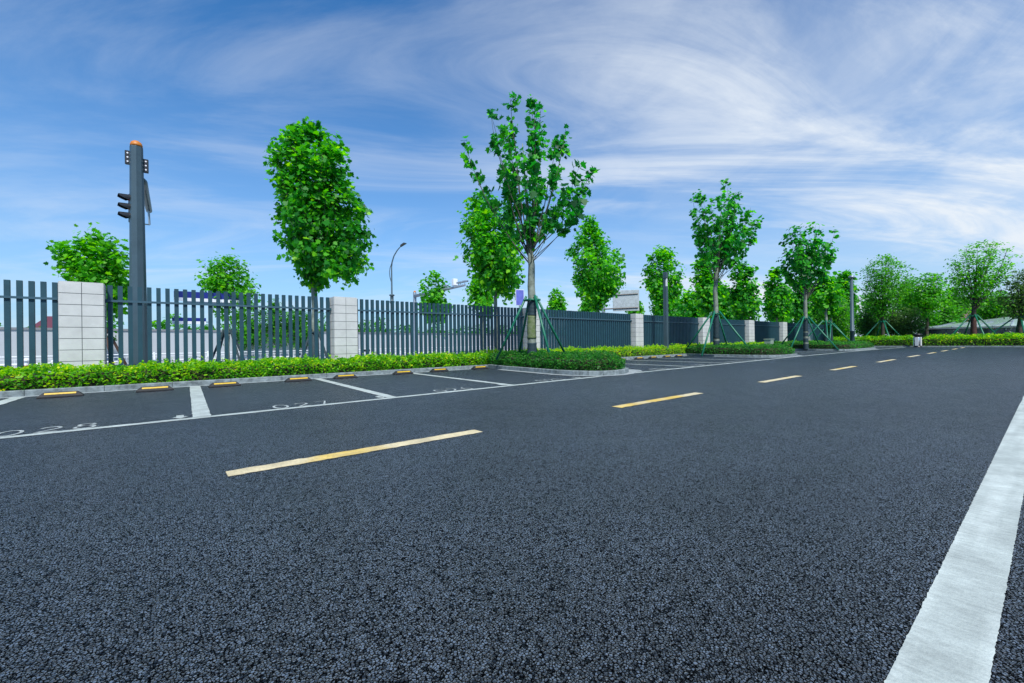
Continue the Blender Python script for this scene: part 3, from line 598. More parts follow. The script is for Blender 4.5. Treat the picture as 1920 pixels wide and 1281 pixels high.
T = {
'A' : ('dense', (-1.64, 17.0, -0.6), [(2.55, 0.1, 0.77), (2.91, 0.61, 0.92), (3.45, 1.0, 0.92), (4.06, 1.46, 0.92), (4.53, 1.08, 0.77), (4.83, 0.38, 0.15)]) ,
'B' : ('open', (1.45, 17.5, -0.6), [(2.4, 0.31, 0.78), (3.04, 0.77, 1.11), (3.4, 1.08, 1.06), (3.86, 0.89, 0.88), (4.32, 0.77, 0.78), (4.63, 0.22, 0.15)]) ,
'C' : ('dense', (3.86, 16.0, -0.6), [(3.56, 0.3, 1.1), (3.82, 0.6, 2.0), (4.14, 0.85, 2.1), (4.83, 1.15, 2.3), (5.56, 1.3, 2.3), (6.4, 1.4, 1.9), (7.04, 1.5, 1.75), (7.56, 1.6, 1.6), (8.18, 1.4, 1.25), (8.87, 1.0, 0.9), (9.2, 0.3, 0.3)]) ,
'D' : ('dense', (17.9, 33.52, -0.6), [(3.21, 0.7, 0.7), (4.38, 1.4, 1.54), (5.31, 1.63, 1.63), (6.25, 1.54, 1.4), (7.18, 1.4, 1.07), (7.79, 0.14, 0.33)]) ,
'E' : ('dense', (11.72, 16.0, -0.6), [(3.55, 0.22, 0.87), (3.85, 0.45, 1.16), (4.47, 1.06, 1.41), (5.23, 1.58, 1.41), (6.25, 1.76, 1.48), (7.16, 1.76, 0.87), (8.1, 1.61, 0.47), (8.4, 1.53, -1.24)]) ,
'E2' : ('dense', (21.49, 31.34, -0.6), [(3.89, 0.95, 1.18), (5.31, 1.42, 1.42), (6.73, 1.66, 1.18), (8.15, 0.95, 0.0)]) ,
'G' : ('dense', (29.39, 30.0, -0.6), [(3.79, 0.52, 0.52), (5.09, 1.04, 1.2), (6.13, 1.2, 1.04), (6.86, 0.26, 0.26)]) ,
'F' : ('dense', (18.93, 16.0, -0.6), [(3.35, 0.3, 0.39), (3.83, 0.82, 0.85), (4.29, 1.33, 1.3), (5.05, 1.52, 1.76), (5.95, 1.7, 1.85), (6.86, 1.7, 0.85), (7.77, 1.58, 0.39), (8.77, 0.97, -0.21)]) ,
'H' : ('dense', (25.17, 16.0, -0.6), [(2.86, 0.25, 0.74), (3.64, 0.84, 1.27), (4.51, 1.02, 1.44), (5.22, 1.27, 1.37), (6.27, 1.2, 1.44), (7.32, 0.74, 1.09), (7.92, 0.11, 0.56)]) ,
'I' : ('dense', (31.12, 16.0, -0.6), [(3.13, 0.48, 0.64), (4.08, 0.95, 1.43), (5.27, 0.95, 1.51), (6.86, 1.27, 1.03), (7.74, 0.95, 0.04)]) ,
'J' : ('dense', (36.94, 16.0, -0.6), [(3.11, 0.44, 0.66), (4.12, 0.97, 1.33), (5.67, 1.33, 1.55), (7.22, 1.33, 1.55), (8.1, 1.33, 0.89)]) ,
'K' : ('dense', (44.5, 16.0, -0.6), [(3.08, 0.65, 1.1), (4.19, 1.3, 1.6), (5.69, 1.6, 1.6), (7.19, 1.3, 1.1), (8.19, 0.65, 0.35)]) ,
'L1' : ('dense', (36.38, 20.99, -0.6), [(3.0, 0.49, 0.58), (3.73, 1.12, 1.07), (4.71, 0.97, 1.07), (5.53, 0.39, 0.58)]) ,
'L2' : ('dense', (34.14, 24.46, -0.6), [(3.77, 0.6, 0.91), (4.62, 0.91, 1.11), (5.38, 0.5, 0.5)]) ,
'L3' : ('dense', (31.41, 27.88, -0.6), [(4.09, 0.72, 0.67), (5.12, 0.98, 0.93), (5.9, 0.36, 0.31)]) ,
'T1' : ('sparse', (8.24, 9.45, 0.1), [(3.12, 0.2, 0.66), (3.6, 0.61, 1.19), (4.1, 0.86, 1.63), (4.54, 1.22, 2.14), (4.84, 1.39, 1.67), (5.51, 1.84, 1.92), (6.2, 2.06, 1.38), (6.78, 2.03, 1.31), (7.28, 1.2, 1.33), (7.62, 1.11, 0.89), (7.86, 0.42, 0.27), (8.03, 0.05, 0.17)]) ,
'T2' : ('mid', (21.24, 10.4, 0.1), [(3.67, 0.21, 0.4), (4.2, 0.75, 1.25), (4.81, 1.01, 2.32), (5.34, 0.88, 2.42), (5.82, 1.07, 1.76), (6.3, 1.2, 2.32), (6.78, 0.96, 2.66), (7.15, 1.31, 2.08), (7.6, 1.25, 2.18), (7.92, 1.25, 1.76), (8.4, 1.07, 1.7), (8.53, -0.27, 1.62)]) ,
'T3' : ('mid', (33.11, 10.2, 0.1), [(4.02, 0.46, 0.53), (4.73, 1.28, 1.53), (5.44, 1.71, 1.85), (6.08, 1.92, 2.07), (6.83, 1.64, 2.17), (7.47, 1.6, 2.35), (8.0, 1.53, 1.92), (8.35, 0.75, 1.03), (8.53, -0.39, 0.71)]) ,
'T4' : ('mid', (40.16, 11.0, 0.1), [(2.77, 0.59, 0.88), (3.82, 1.42, 1.72), (5.49, 1.21, 1.09), (6.33, 0.59, 0.46)]) ,
'K2' : ('dense', (50.26, 16.0, -0.6), [(3.2, 0.55, 0.82), (4.67, 1.09, 1.36), (6.58, 0.98, 1.36), (7.95, 0.55, 0.55)]) ,
'K3' : ('dense', (63.67, 15.5, -0.6), [(3.58, 1.29, 1.29), (6.16, 1.87, 1.74), (8.73, 1.61, 1.74), (9.7, 0.97, 0.97)]) ,
'T5' : ('mid', (45.2, 12.0, 0.1), [(2.45, 0.39, 0.58), (3.32, 0.87, 0.82), (4.53, 1.11, 0.82), (5.74, 0.63, 0.34)]) ,
'U' : ('fine', (49.0, 9.26, 0.1), [(2.3, 0.71, 0.75), (3.34, 0.99, 1.36), (4.32, 1.83, 1.97), (5.36, 1.93, 2.73), (6.39, 1.6, 2.73), (7.09, 1.6, 1.97), (7.75, 1.08, 1.18), (8.27, 0.71, 0.75)]) ,
'V' : ('fine', (53.0, 6.96, 0.1), [(2.23, 1.1, 1.53), (3.72, 2.3, 2.01), (5.01, 2.59, 1.77), (6.25, 1.44, 1.63), (6.77, 0.91, 1.01)]) ,
'V2' : ('fine', (58.0, 8.9, 0.1), [(2.44, 0.8, 1.07), (4.04, 1.34, 1.61), (5.65, 1.34, 1.34), (6.72, 0.8, 0.8)]) ,
'W' : ('fine', (49.0, 3.78, 0.1), [(3.03, 0.42, 0.83), (3.57, 1.0, 1.75), (4.41, 1.62, 2.29), (5.4, 2.25, 2.67), (6.19, 2.25, 3.0), (7.03, 1.71, 3.21), (7.94, 0.46, 2.58), (8.31, 0.08, 0.67)]) ,
'X' : ('fine', (50.01, 1.48, 0.1), [(1.9, 0.92, 1.09), (3.31, 1.81, 1.89), (4.71, 1.41, 1.89), (6.0, 0.6, 0.68)]) ,
'X2' : ('fine', (66.0, 6.51, 0.1), [(2.17, 0.84, 1.12), (3.56, 1.39, 1.67), (5.23, 1.23, 1.67), (6.62, 0.56, 0.56)]) ,
'X3' : ('fine', (68.0, 3.74, 0.1), [(1.92, 0.82, 0.82), (2.91, 1.64, 1.64), (4.54, 1.64, 1.64), (5.91, 0.82, 1.09)]) ,
'S1' : ('shrub', (50.5, 7.6, 0.1), [(0.71, 1.16, 1.16), (1.5, 1.57, 1.62), (2.42, 1.39, 1.39), (3.58, 0.69, 0.69)]) ,
'S2' : ('shrub', (50.5, 10.57, 0.1), [(0.77, 0.89, 0.84), (1.61, 1.29, 1.34), (2.6, 1.14, 1.09), (3.84, 0.49, 0.59)]) ,
'S3' : ('shrub', (51.5, 8.99, 0.1), [(0.74, 0.72, 0.96), (1.42, 1.21, 1.45), (2.52, 0.96, 1.21), (3.49, 0.48, 0.48)]) ,
'S4' : ('shrub', (57.0, 9.9, 0.1), [(1.23, 0.68, 0.9), (1.77, 0.9, 1.13), (2.81, 1.04, 1.13), (3.94, 0.45, 0.68)]) ,
}
STREET = 'street trees beyond the fence'; LOT = 'plane trees in the planted islands'; FAR = 'trees behind the far hedge'
# key: (label, group, options)
TI = {
'A': ('light green leafy tree behind the leftmost pillar and left of the signal pole', STREET, dict(nleaf=4600, leaf=.14, leafm='leaf_light', nlimb=34, spread=.17, tone0=.5, trunk_r=.09)),
'B': ('small open-crowned light green tree behind the blue street name sign', STREET, dict(nleaf=3000, leaf=.11, leafm='leaf_light', nlimb=24, spread=.13, trunk_r=.075, twigs=5)),
'C': ('large dense egg-shaped plane tree standing left of centre behind the fence', STREET, dict(nleaf=12500, leaf=.175, nlimb=56, spread=.17, trunk_r=.13, twigs=6)),
'D': ('small round tree behind the traffic camera arm', STREET, dict(nleaf=1900, leaf=.26, leafm='leaf_light', nlimb=26, spread=.26, shape=PENT, trunk_r=.12)),
'E': ('dense bright plane tree directly behind the left side of the first island tree', STREET, dict(nleaf=7000, leaf=.18, nlimb=44, spread=.19, trunk_r=.11, twigs=6, tone0=.5)),
'E2': ('small tree low behind the dense plane tree, right of the camera arm', STREET, dict(nleaf=1800, leaf=.26, leafm='leaf_light', nlimb=24, spread=.28, shape=PENT, trunk_r=.12)),
'G': ('tiny distant tree just right of the first island trunk', STREET, dict(nleaf=1100, leaf=.26, leafm='leaf_light', nlimb=18, spread=.22, shape=PENT, trunk_r=.1)),
'F': ('bushy bright plane tree in front of the back-turned grey sign', STREET, dict(nleaf=6400, leaf=.18, nlimb=42, spread=.19, trunk_r=.115, twigs=6, tone0=.52)),
'H': ('upright plane tree behind the square lamp column', STREET, dict(nleaf=4600, leaf=.19, nlimb=34, spread=.19, trunk_r=.11, tone0=.5)),
'I': ('plane tree seen left of and behind the second island trunk', STREET, dict(nleaf=2800, leaf=.24, nlimb=30, spread=.21, trunk_r=.11, tone0=.5, shape=PENT)),
'J': ('dark green plane tree seen right of the second island trunk', STREET, dict(nleaf=3000, leaf=.24, nlimb=32, spread=.21, trunk_r=.11, tone0=.42, shape=PENT)),
'K': ('round full plane tree left of the third island tree', STREET, dict(nleaf=3000, leaf=.26, nlimb=32, spread=.24, trunk_r=.11, shape=PENT)),
'K2': ('plane tree crown just behind the third island trunk', STREET, dict(nleaf=2200, leaf=.27, nlimb=26, spread=.24, shape=PENT)),
'K3': ('tall far plane tree left of the round lamp post', STREET, dict(nleaf=3000, leaf=.32, nlimb=34, spread=.34, shape=PENT)),
'L1': ('low bushy tree beyond the fence between lamp column and second island tree', STREET, dict(nleaf=1300, leaf=.24, nlimb=20, spread=.26, shape=PENT)),
'L2': ('low tree beyond the fence beneath the back-turned grey sign', STREET, dict(nleaf=1000, leaf=.24, leafm='leaf_light', nlimb=16, spread=.24, shape=PENT)),
'L3': ('low distant tree left of the bushy tree by the grey sign', STREET, dict(nleaf=900, leaf=.24, leafm='leaf_light', nlimb=16, spread=.24, shape=PENT)),
'T1': ('tall sparse plane tree with long upright limbs in the nearest planted island', LOT, dict(nleaf=2300, leaf=.175, leafm='leaf_sparse', nlimb=30, spread=.095, trunk_r=.135, twigs=7, fork=2.95, barkm='bark_pale', tone0=.40, wrap=wrapfn([(1.48, 1.98, 'wrap_navy'), (.82, 1.48, 'bark_moss'), (.1, .70, 'wrap_navy')]))),
'T2': ('tall plane tree with broad open top in the second planted island', LOT, dict(nleaf=2300, leaf=.20, leafm='leaf_sparse', nlimb=32, spread=.12, trunk_r=.135, twigs=6, fork=3.3, tone0=.45, wrap=wrapfn([(0, .12, 'bark_pale'), (.12, .66, 'wrap_navy'), (.66, .76, 'bark_pale'), (.76, 1.9, 'wrap_navy')]))),
'T3': ('tall open-crowned plane tree in the third planted island', LOT, dict(nleaf=2100, leaf=.22, leafm='leaf_sparse', nlimb=34, spread=.13, trunk_r=.14, twigs=6, fork=3.1, tone0=.48, shape=PENT, wrap=wrapfn([(0, .35, 'wrap_navy'), (.35, .45, 'bark_pale'), (.45, .72, 'wrap_navy'), (.72, .84, 'bark_pale'), (.84, 1.1, 'wrap_navy'), (1.1, 1.18, 'bark_pale'), (1.18, 1.95, 'wrap_navy')]))),
'T4': ('shorter plane tree just right of the third island tree', LOT, dict(nleaf=1500, leaf=.26, leafm='leaf_plane', nlimb=24, spread=.22, trunk_r=.12, fork=2.5, shape=PENT, tone0=.5, wrap=wrapfn([(0, 1.9, 'wrap_navy')]))),
'T5': ('small far plane tree left of the round lamp post, inside the fence', LOT, dict(nleaf=1000, leaf=.26, leafm='leaf_plane', nlimb=18, spread=.2, trunk_r=.11, fork=2.2, shape=PENT, wrap=wrapfn([(0, 1.8, 'wrap_navy')]))),
'U': ('feathery dark-trunked tree right of the round lamp post', FAR, dict(nleaf=7500, leaf=.16, leafm='leaf_fine', nlimb=44, spread=.20, trunk_r=.16, barkm='bark_dark', shape=QUAD, twigs=6, fork=1.9)),
'V': ('broad yellow-green tree behind the litter bin', FAR, dict(nleaf=5600, leaf=.19, leafm='leaf_light', nlimb=38, spread=.24, trunk_r=.15, barkm='bark_dark', shape=QUAD, twigs=6)),
'V2': ('far tree between the feathery tree and the yellow-green tree', FAR, dict(nleaf=3000, leaf=.22, leafm='leaf_fine', nlimb=26, spread=.26, trunk_r=.14, barkm='bark_dark', shape=QUAD)),
'W': ('spreading maple-like tree with red-brown trunk in front of the glass roof', FAR, dict(nleaf=5000, leaf=.16, leafm='leaf_fine', nlimb=40, spread=.19, trunk_r=.19, barkm='bark_dark', shape=QUAD, twigs=7, fork=2.5, tone0=.55, wrap=wrapfn([(0, 2.1, 'wrap_red')]))),
'X': ('dark small-leaved tree cut by the photo\'s right edge', FAR, dict(nleaf=3000, leaf=.16, leafm='leaf_shrub', nlimb=28, spread=.2, trunk_r=.17, barkm='bark_dark', shape=QUAD, fork=1.5, tone0=.55)),
'X2': ('distant tree left of the spreading maple-like tree', FAR, dict(nleaf=2600, leaf=.24, leafm='leaf_fine', nlimb=26, spread=.3, barkm='bark_dark', shape=QUAD)),
'X3': ('distant tree right of the maple-like trunk above the glass roof', FAR, dict(nleaf=2600, leaf=.24, leafm='leaf_fine', nlimb=26, spread=.3, barkm='bark_dark', shape=QUAD)),
'S1': ('dull green twiggy shrub behind the litter bin', 'dull shrubs behind the far hedge', dict(nleaf=4200, leaf=.12, leafm='leaf_shrub', nlimb=36, spread=.22, barkm='bark_dark', shape=QUAD, trunk_r=.06, fork=.3, cat='shrub')),
'S2': ('dull shrub just right of the round lamp post', 'dull shrubs behind the far hedge', dict(nleaf=3200, leaf=.12, leafm='leaf_shrub', nlimb=30, spread=.2, barkm='bark_dark', shape=QUAD, trunk_r=.06, fork=.3, cat='shrub')),
'S3': ('dull shrub behind the feathery tree trunk', 'dull shrubs behind the far hedge', dict(nleaf=3400, leaf=.12, leafm='leaf_shrub', nlimb=30, spread=.2, barkm='bark_dark', shape=QUAD, trunk_r=.06, fork=.3, cat='shrub')),
'S4': ('small shrub far behind the feathery tree and the dull shrubs', 'dull shrubs behind the far hedge', dict(nleaf=1800, leaf=.14, leafm='leaf_shrub', nlimb=22, spread=.22, barkm='bark_dark', shape=QUAD, trunk_r=.06, fork=.3, cat='shrub')),
}
NM = {'U': 'feathery_tree', 'V': 'broad_tree', 'V2': 'broad_tree', 'W': 'maple_tree', 'X': 'dark_tree', 'X2': 'broad_tree', 'X3': 'broad_tree', 'S1': 'shrub', 'S2': 'shrub', 'S3': 'shrub', 'S4': 'shrub'}
for key, (kind, loc, rows) in T.items():
    lb, g, kw = TI[key]; make_tree(NM.get(key, 'plane_tree'), loc, rows, kind, lb, group=g, **kw)

for (x, y, h, w, lb) in ((35.2, 19.5, 6.2, 1.7, 'low street tree filling the gap right of the square lamp column'), (40.5, 19.2, 6.8, 1.6, 'second-row street tree between the second island tree and the round full tree'), (46.5, 19.6, 7.0, 1.7, 'second-row street tree directly left of the third island crown'), (53.5, 19.0, 7.4, 1.9, 'second-row street tree behind the right side of the third island tree'), (58.5, 17.2, 7.8, 1.9, 'second-row street tree left of the tall far plane tree')):
    rows = [(2.2, .4*w, .5*w), (h*.45, w, w*.95), (h*.7, w*.9, w), (h*.88, w*.75, w*.7), (h, w*.5, w*.4)]
    make_tree('plane_tree', (x, y, -.6), rows, 'dense', lb, group=STREET, nleaf=2400, leaf=.26, nlimb=26, spread=.25, shape=PENT, trunk_r=.11, tone0=.46)
# filler trees further behind, closing the view between the far crowns on the right
BK = [(57, 14.5, 6.4, 2.3), (60, 12.2, 6.0, 2.4), (64, 10.4, 6.2, 2.4), (66, 8.3, 5.8, 2.2), (70, 5.2, 5.6, 2.5), (72, 2.2, 5.3, 2.5), (70, 0.2, 5.0, 2.4), (52, 13.6, 6.0, 2.0), (55, 11.2, 5.6, 2.0), (62, 6.6, 5.0, 1.9)]
BL = ['far background tree right of the round lamp post, leftmost of the rear row', 'rear background tree behind the dull shrub by the round lamp', 'rear background tree behind the feathery tree', 'rear background tree behind the yellow-green tree', 'rear background tree behind the left end of the glass roof',
      'rear background tree behind the middle of the glass roof', 'rear background tree behind the right end of the glass roof', 'background tree just behind the round lamp post', 'background tree between the round lamp and the feathery trunk', 'background tree above the litter bin']
for (x, y, h, w), lb in zip(BK, BL):
    rows = [(.5, .5*w, .5*w), (h*.3, w, w*.9), (h*.6, w*.95, w), (h*.85, w*.7, w*.6), (h, w*.2, w*.3)]
    make_tree('background_tree', (x, y, .05), rows, 'dense', lb, group='background trees on the right', nleaf=3000, leaf=.22, leafm='leaf_fine', nlimb=30, spread=.34, barkm='bark_dark', shape=QUAD, trunk_r=.13, tone0=.4)

# ------------------------------------------------------------------ tree braces
def braces(loc, ring_z, R0, ang, label, polem='green_pole', rr=.22, pr=.032, npole=4, foot=.05, feet=None):
    t = thing('tree_brace', loc, label, 'tree brace', 'pole braces propping the trees')
    b = MB(); q = [(rr*math.cos(a+ang+.78), rr*math.sin(a+ang+.78)) for a in (0, math.pi/2, math.pi, 1.5*math.pi)]
    for (xa, ya), (xb, yb) in zip(q, q[1:]+q[:1]):
        e = Vector((xb-xa, yb-ya, 0))*.12; b.tube([(xa-e.x, ya-e.y, ring_z), (xb+e.x, yb+e.y, ring_z)], pr*.85, polem, 8)
    b.build('collar', t, True)
    for k in range(npole):
        a = ang+k*2*math.pi/npole; c = Vector((math.cos(a), math.sin(a), 0)); p = MB(); R1 = R0
        if feet: c = Vector((*feet[k], 0)); R1 = c.length; c = c/R1
        p.tube([c*rr*.75+Vector((0, 0, ring_z+.12)), c*(rr*.75+R1)*.5+Vector((0, 0, (ring_z+foot)*.52)), c*R1+Vector((0, 0, foot))], pr, polem, 9); p.build('brace_pole', t, True)
    return t
braces((8.24, 9.45, 0), 2.05, 1.45, rad(-102), 'green pole brace around the nearest island tree', pr=.036, foot=.30, feet=[(-.62, .95), (-.15, -.94), (1.4, -.05), (.35, 1.1)])
braces((21.24, 10.4, 0), 2.1, 1.75, rad(-85), 'green pole brace around the second island tree', pr=.042)
braces((33.11, 10.2, 0), 2.15, 1.9, rad(-100), 'green pole brace around the third island tree', pr=.045)
braces((40.16, 11.0, 0), 2.1, 1.9, rad(-70), 'green pole brace right of the third island tree', pr=.045)
braces((45.2, 12.0, 0), 2.0, 1.6, rad(-80), 'green pole brace left of the round lamp post', pr=.045)
braces((49.0, 9.26, 0), 2.2, 1.9, rad(-60), 'green pole brace under the feathery tree', pr=.05)
braces((49.0, 3.78, 0), 2.4, 1.9, rad(-62), 'green pole brace under the maple-like tree', pr=.05)
braces((50.01, 1.48, 0), 2.2, 2.4, rad(100), 'green pole brace at the photo\'s right edge', pr=.05)
for (x, y, lb) in ((-1.64, 17, 'brown pole brace seen through the fence beside the leftmost pillar'), (3.86, 16, 'dark pole brace behind the fence under the large dense tree'), (1.45, 17.5, 'dark pole brace under the small open-crowned tree')):
    braces((x, y, -.6), 1.85, .95, rad(-60), lb, 'brown_pole' if x < 0 else 'wrap_navy', .18, .035)
m = MB(); m.tube([(3.86, 16, -.6), (3.86, 16, 1.2)], [.17, .14], 'wrap_navy', 12); w_ = m.build('trunk_wrap', None, True)
tr_ = [o for o in COL.objects if o.get('label', '').startswith('large dense egg')][0]; w_.parent = tr_; w_.location = (-3.86, -16, .6)

# ------------------------------------------------------------------ hedges
def inside(px, py, poly):
    c = np.zeros(len(px), bool); n = len(poly)
    for i in range(n):
        x1, y1 = poly[i]; x2, y2 = poly[(i+1) % n]
        k = ((y1 > py) != (y2 > py)) & (px < (x2-x1)*(py-y1)/(y2-y1+1e-12)+x1); c ^= k
    return c
def edged(px, py, poly):
    d = np.full(len(px), 1e9); n = len(poly)
    for i in range(n):
        x1, y1 = poly[i]; x2, y2 = poly[(i+1) % n]; L = (x2-x1)**2+(y2-y1)**2+1e-12
        t = np.clip(((px-x1)*(x2-x1)+(py-y1)*(y2-y1))/L, 0, 1); d = np.minimum(d, np.hypot(px-x1-t*(x2-x1), py-y1-t*(y2-y1)))
    return d
def hedge(name, poly, z0, h, n, leaf, leafm, label, shape=OVAL, tone0=.5, rnd=.22, sprout=30, group=None, xbias=None, core=True):
    t = thing(name, (poly[0][0], poly[0][1], 0), label, 'hedge', group); ox, oy = poly[0]
    P = np.array(poly); x0, y0 = P.min(0); x1, y1 = P.max(0); X, Y = [], []
    tot = 0
    while tot < n:
        k = n*2; a = rng.random(k)
        if xbias: a = a**xbias
        px = x0-.06+(x1-x0+.12)*a; py = y0-.06+(y1-y0+.12)*rng.random(k); i = inside(px, py, poly); d = edged(px, py, poly)
        ok = (i & (rng.random(k) < np.where(d < .16, 1, .50))) | (~i & (d < .05)); X.append(px[ok]); Y.append(py[ok]); tot += ok.sum()
    X = np.concatenate(X)[:n]; Y = np.concatenate(Y)[:n]; d = edged(X, Y, poly); ins = inside(X, Y, poly)
    lump = .5*np.sin(X*3.1+1.3*np.sin(Y*2.3))+.5*np.sin(Y*4.7+X*1.7)+.6*np.sin(X*8.3+2*Y)*.5
    H = h*(1+.15*lump+.09*np.sin(X*17+3*np.sin(Y*9)))*(1-rnd*(1-np.clip(d/.28, 0, 1))**2)
    u = rng.random(n); zz = np.where((d < .16) | ~ins, H*(.04+.98*u**.85), H*(.80+.24*u))
    Q = np.stack([X-ox, Y-oy, z0+zz], 1)
    # sprouts standing above the clipped top
    sp = rng.integers(0, n, sprout); base = Q[sp].copy(); base[:, 2] = z0+H[sp]; SP = []
    for b in base:
        hh = rng.uniform(.05, .17); kx = rng.normal(0, .03, 2)
        for j in range(9): SP.append((b[0]+kx[0]*j/9+rng.normal(0, .014), b[1]+kx[1]*j/9+rng.normal(0, .014), b[2]+hh*j/9))
    Q = np.concatenate([Q, np.array(SP).reshape(-1, 3)]) if SP else Q; nn_ = len(Q)
    V, k = leafcloud(Q, leaf, shape, .32, .35, None, 0, .25)
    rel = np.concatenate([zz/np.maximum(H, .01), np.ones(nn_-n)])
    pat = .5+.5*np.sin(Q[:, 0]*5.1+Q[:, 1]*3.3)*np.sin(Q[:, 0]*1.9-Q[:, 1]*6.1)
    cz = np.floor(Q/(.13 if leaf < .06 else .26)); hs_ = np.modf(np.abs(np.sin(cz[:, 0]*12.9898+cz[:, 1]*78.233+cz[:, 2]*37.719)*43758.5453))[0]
    tone = np.clip(tone0-.12+.16*rel+.42*(hs_-.5)+.22*(pat-.5)+rng.normal(0, .16, nn_), 0, 1)     # tone rises with height, varied by clump and at random
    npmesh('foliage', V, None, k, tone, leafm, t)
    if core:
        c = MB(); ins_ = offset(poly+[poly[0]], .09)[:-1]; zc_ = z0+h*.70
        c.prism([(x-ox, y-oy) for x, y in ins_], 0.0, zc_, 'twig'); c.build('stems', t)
        # stub twigs showing at the foot
        s = MB()
        for _ in range(0):
            i = rng.integers(0, n); 
            if d[i] > .2: continue
            x, y = X[i]-ox, Y[i]-oy; s.tube([(x, y, z0-.02), (x+rng.normal(0, .05), y+rng.normal(0, .05), z0+h*.6)], .004, 'twig', 3, False)
        if s.v: s.build('twigs', t)
    return t
def band(xa, xb, o0=.12, o1=.06, st=2.0):
    n = max(1, round((xb-xa)/st)); xs_ = [xa+(xb-xa)*i/n for i in range(n+1)]
    return [(x, YK(x)+o0) for x in xs_]+[(x, YF(x)-o1) for x in xs_[::-1]]
FH = 'clipped yellow-green hedges along the fence'
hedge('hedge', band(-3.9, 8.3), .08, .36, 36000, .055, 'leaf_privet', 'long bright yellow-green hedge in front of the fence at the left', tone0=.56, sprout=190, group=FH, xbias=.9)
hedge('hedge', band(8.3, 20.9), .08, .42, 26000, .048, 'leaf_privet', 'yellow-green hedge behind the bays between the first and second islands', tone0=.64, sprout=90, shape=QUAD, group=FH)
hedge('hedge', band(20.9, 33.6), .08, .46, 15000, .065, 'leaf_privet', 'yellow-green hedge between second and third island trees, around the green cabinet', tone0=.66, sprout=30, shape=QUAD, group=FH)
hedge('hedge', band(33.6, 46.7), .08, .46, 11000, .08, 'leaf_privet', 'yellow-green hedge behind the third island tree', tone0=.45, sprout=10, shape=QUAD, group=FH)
DI = 'dark green hedges filling the islands'
def ipoly(I): o = offset(I, .13); o[0] = (o[0][0], o[0][1]+.35); o[-1] = (o[-1][0], o[-1][1]+.35); return o
hedge('island_hedge', ipoly(ISL1), .09, .39, 32000, .045, 'leaf_box', 'dark green hedge filling the nearest island around the braced tree', tone0=.54, sprout=20, group=DI, rnd=.38)
hedge('island_hedge', ipoly(ISL2), .09, .42, 15000, .055, 'leaf_box', 'dark green hedge filling the second island', tone0=.5, shape=QUAD, sprout=10, group=DI, rnd=.38)
hedge('island_hedge', ipoly(ISL3), .09, .42, 14000, .075, 'leaf_box', 'dark green hedge filling the third island beside the round lamp post', tone0=.52, shape=QUAD, sprout=8, group=DI, rnd=.38)
hedge('far_hedge', [(46.95, 12.6), (46.95, 6.98), (49.2, 6.98), (49.2, 12.6)], .08, .74, 15000, .085, 'leaf_privet', 'yellow-green hedge across the far end, left of the litter bin', tone0=.48, shape=QUAD, sprout=10, group='hedges across the far end')
hedge('far_hedge', [(46.95, 6.4), (46.95, -3), (49.2, -3), (49.2, 6.4)], .08, .78, 24000, .085, 'leaf_privet', 'yellow-green hedge across the far end, right of the litter bin', tone0=.58, shape=QUAD, sprout=10, group='hedges across the far end')

# ------------------------------------------------------------------ traffic signal pole
t = thing('traffic_signal_pole', (-.73, 15.0, -.6), 'tall slate grey signal pole with orange cap rising behind the fence at the left', 'signal pole')
b = MB(); b.lathe((0, 0, 0), [(.30, 0), (.30, .04), (.205, .05), (.200, .3), (.136, 6.7), (.132, 6.72)], 'pole_slate', 8); b.build('pole', t)
b = MB(); b.lathe((0, 0, 6.72), [(.13, 0), (.13, .05), (.11, .11), (.06, .15), (.01, .165)], 'orange_cap', 20); b.build('cap', t, True)
b = MB(); d_ = Vector((.002, 1, 0)).normalized(); st = Vector((.11, .1, 5.95)); en = st+d_*3.7+Vector((0, 0, .05))
b.tube([st-Vector((.1, .02, .0)), st+d_*.35+Vector((0, 0, .0)), en], [.10, .095, .085], 'pole_slate', 12)
for k in range(14): p = st.lerp(en, .25+.05*k); b.tube([p, p+Vector((.03, 0, -.11))], .014, 'pole_slate', 5)
arm = b.build('arm', t, True)
b = MB(); p = en; b.tube([p-d_*.35+Vector((0, 0, -.02)), p-d_*.35+Vector((0.02, 0, -.55))], .03, 'galvanised', 8); b.box((p.x-.04, p.y-.35, p.z-.55), (.13, .05, .03), 'pole_slate'); b.build('hanger', arm)
def signal_head(px, py, pz, rz, s=1.0):
    h = MB(); h.box((0, 0, 0), (.34*s, .14*s, 1.02*s), 'black_plastic', 0, .02*s); o = h.build('signal_head', t); o.location = (px, py, pz); o.rotation_euler.z = rz
    for k, lm in enumerate(('lens_red', 'lens_amber', 'lens_green')):
        z = (.32-.32*k)*s; l = MB(); l.tube([(0, -.068*s, z), (0, -.082*s, z)], .115*s, lm, 18); ol = l.build('lens', o)
        v = MB(); vs = []; n = 12
        for j in range(n+1):
            a = rad(-20+220*j/n); c, s_ = math.cos(a), math.sin(a); dep = (.30*s if s_ > .2 else .30*s*max(.25, (s_+.5)/.7))
            for rr_ in (.135*s, .128*s): vs += [(rr_*c, -.07*s, z+rr_*s_), (rr_*c, -.07*s-dep, z+rr_*s_-.03*s)]
        fs = []
        for j in range(n): i = j*4; fs += [(i, i+1, i+5, i+4), (i+2, i+6, i+7, i+3), (i+1, i+3, i+7, i+5)]
        v.add(vs, fs, 'black_plastic'); v.build('visor', o)
    return o
signal_head(-.10, .05, 5.10, rad(-72), .74)
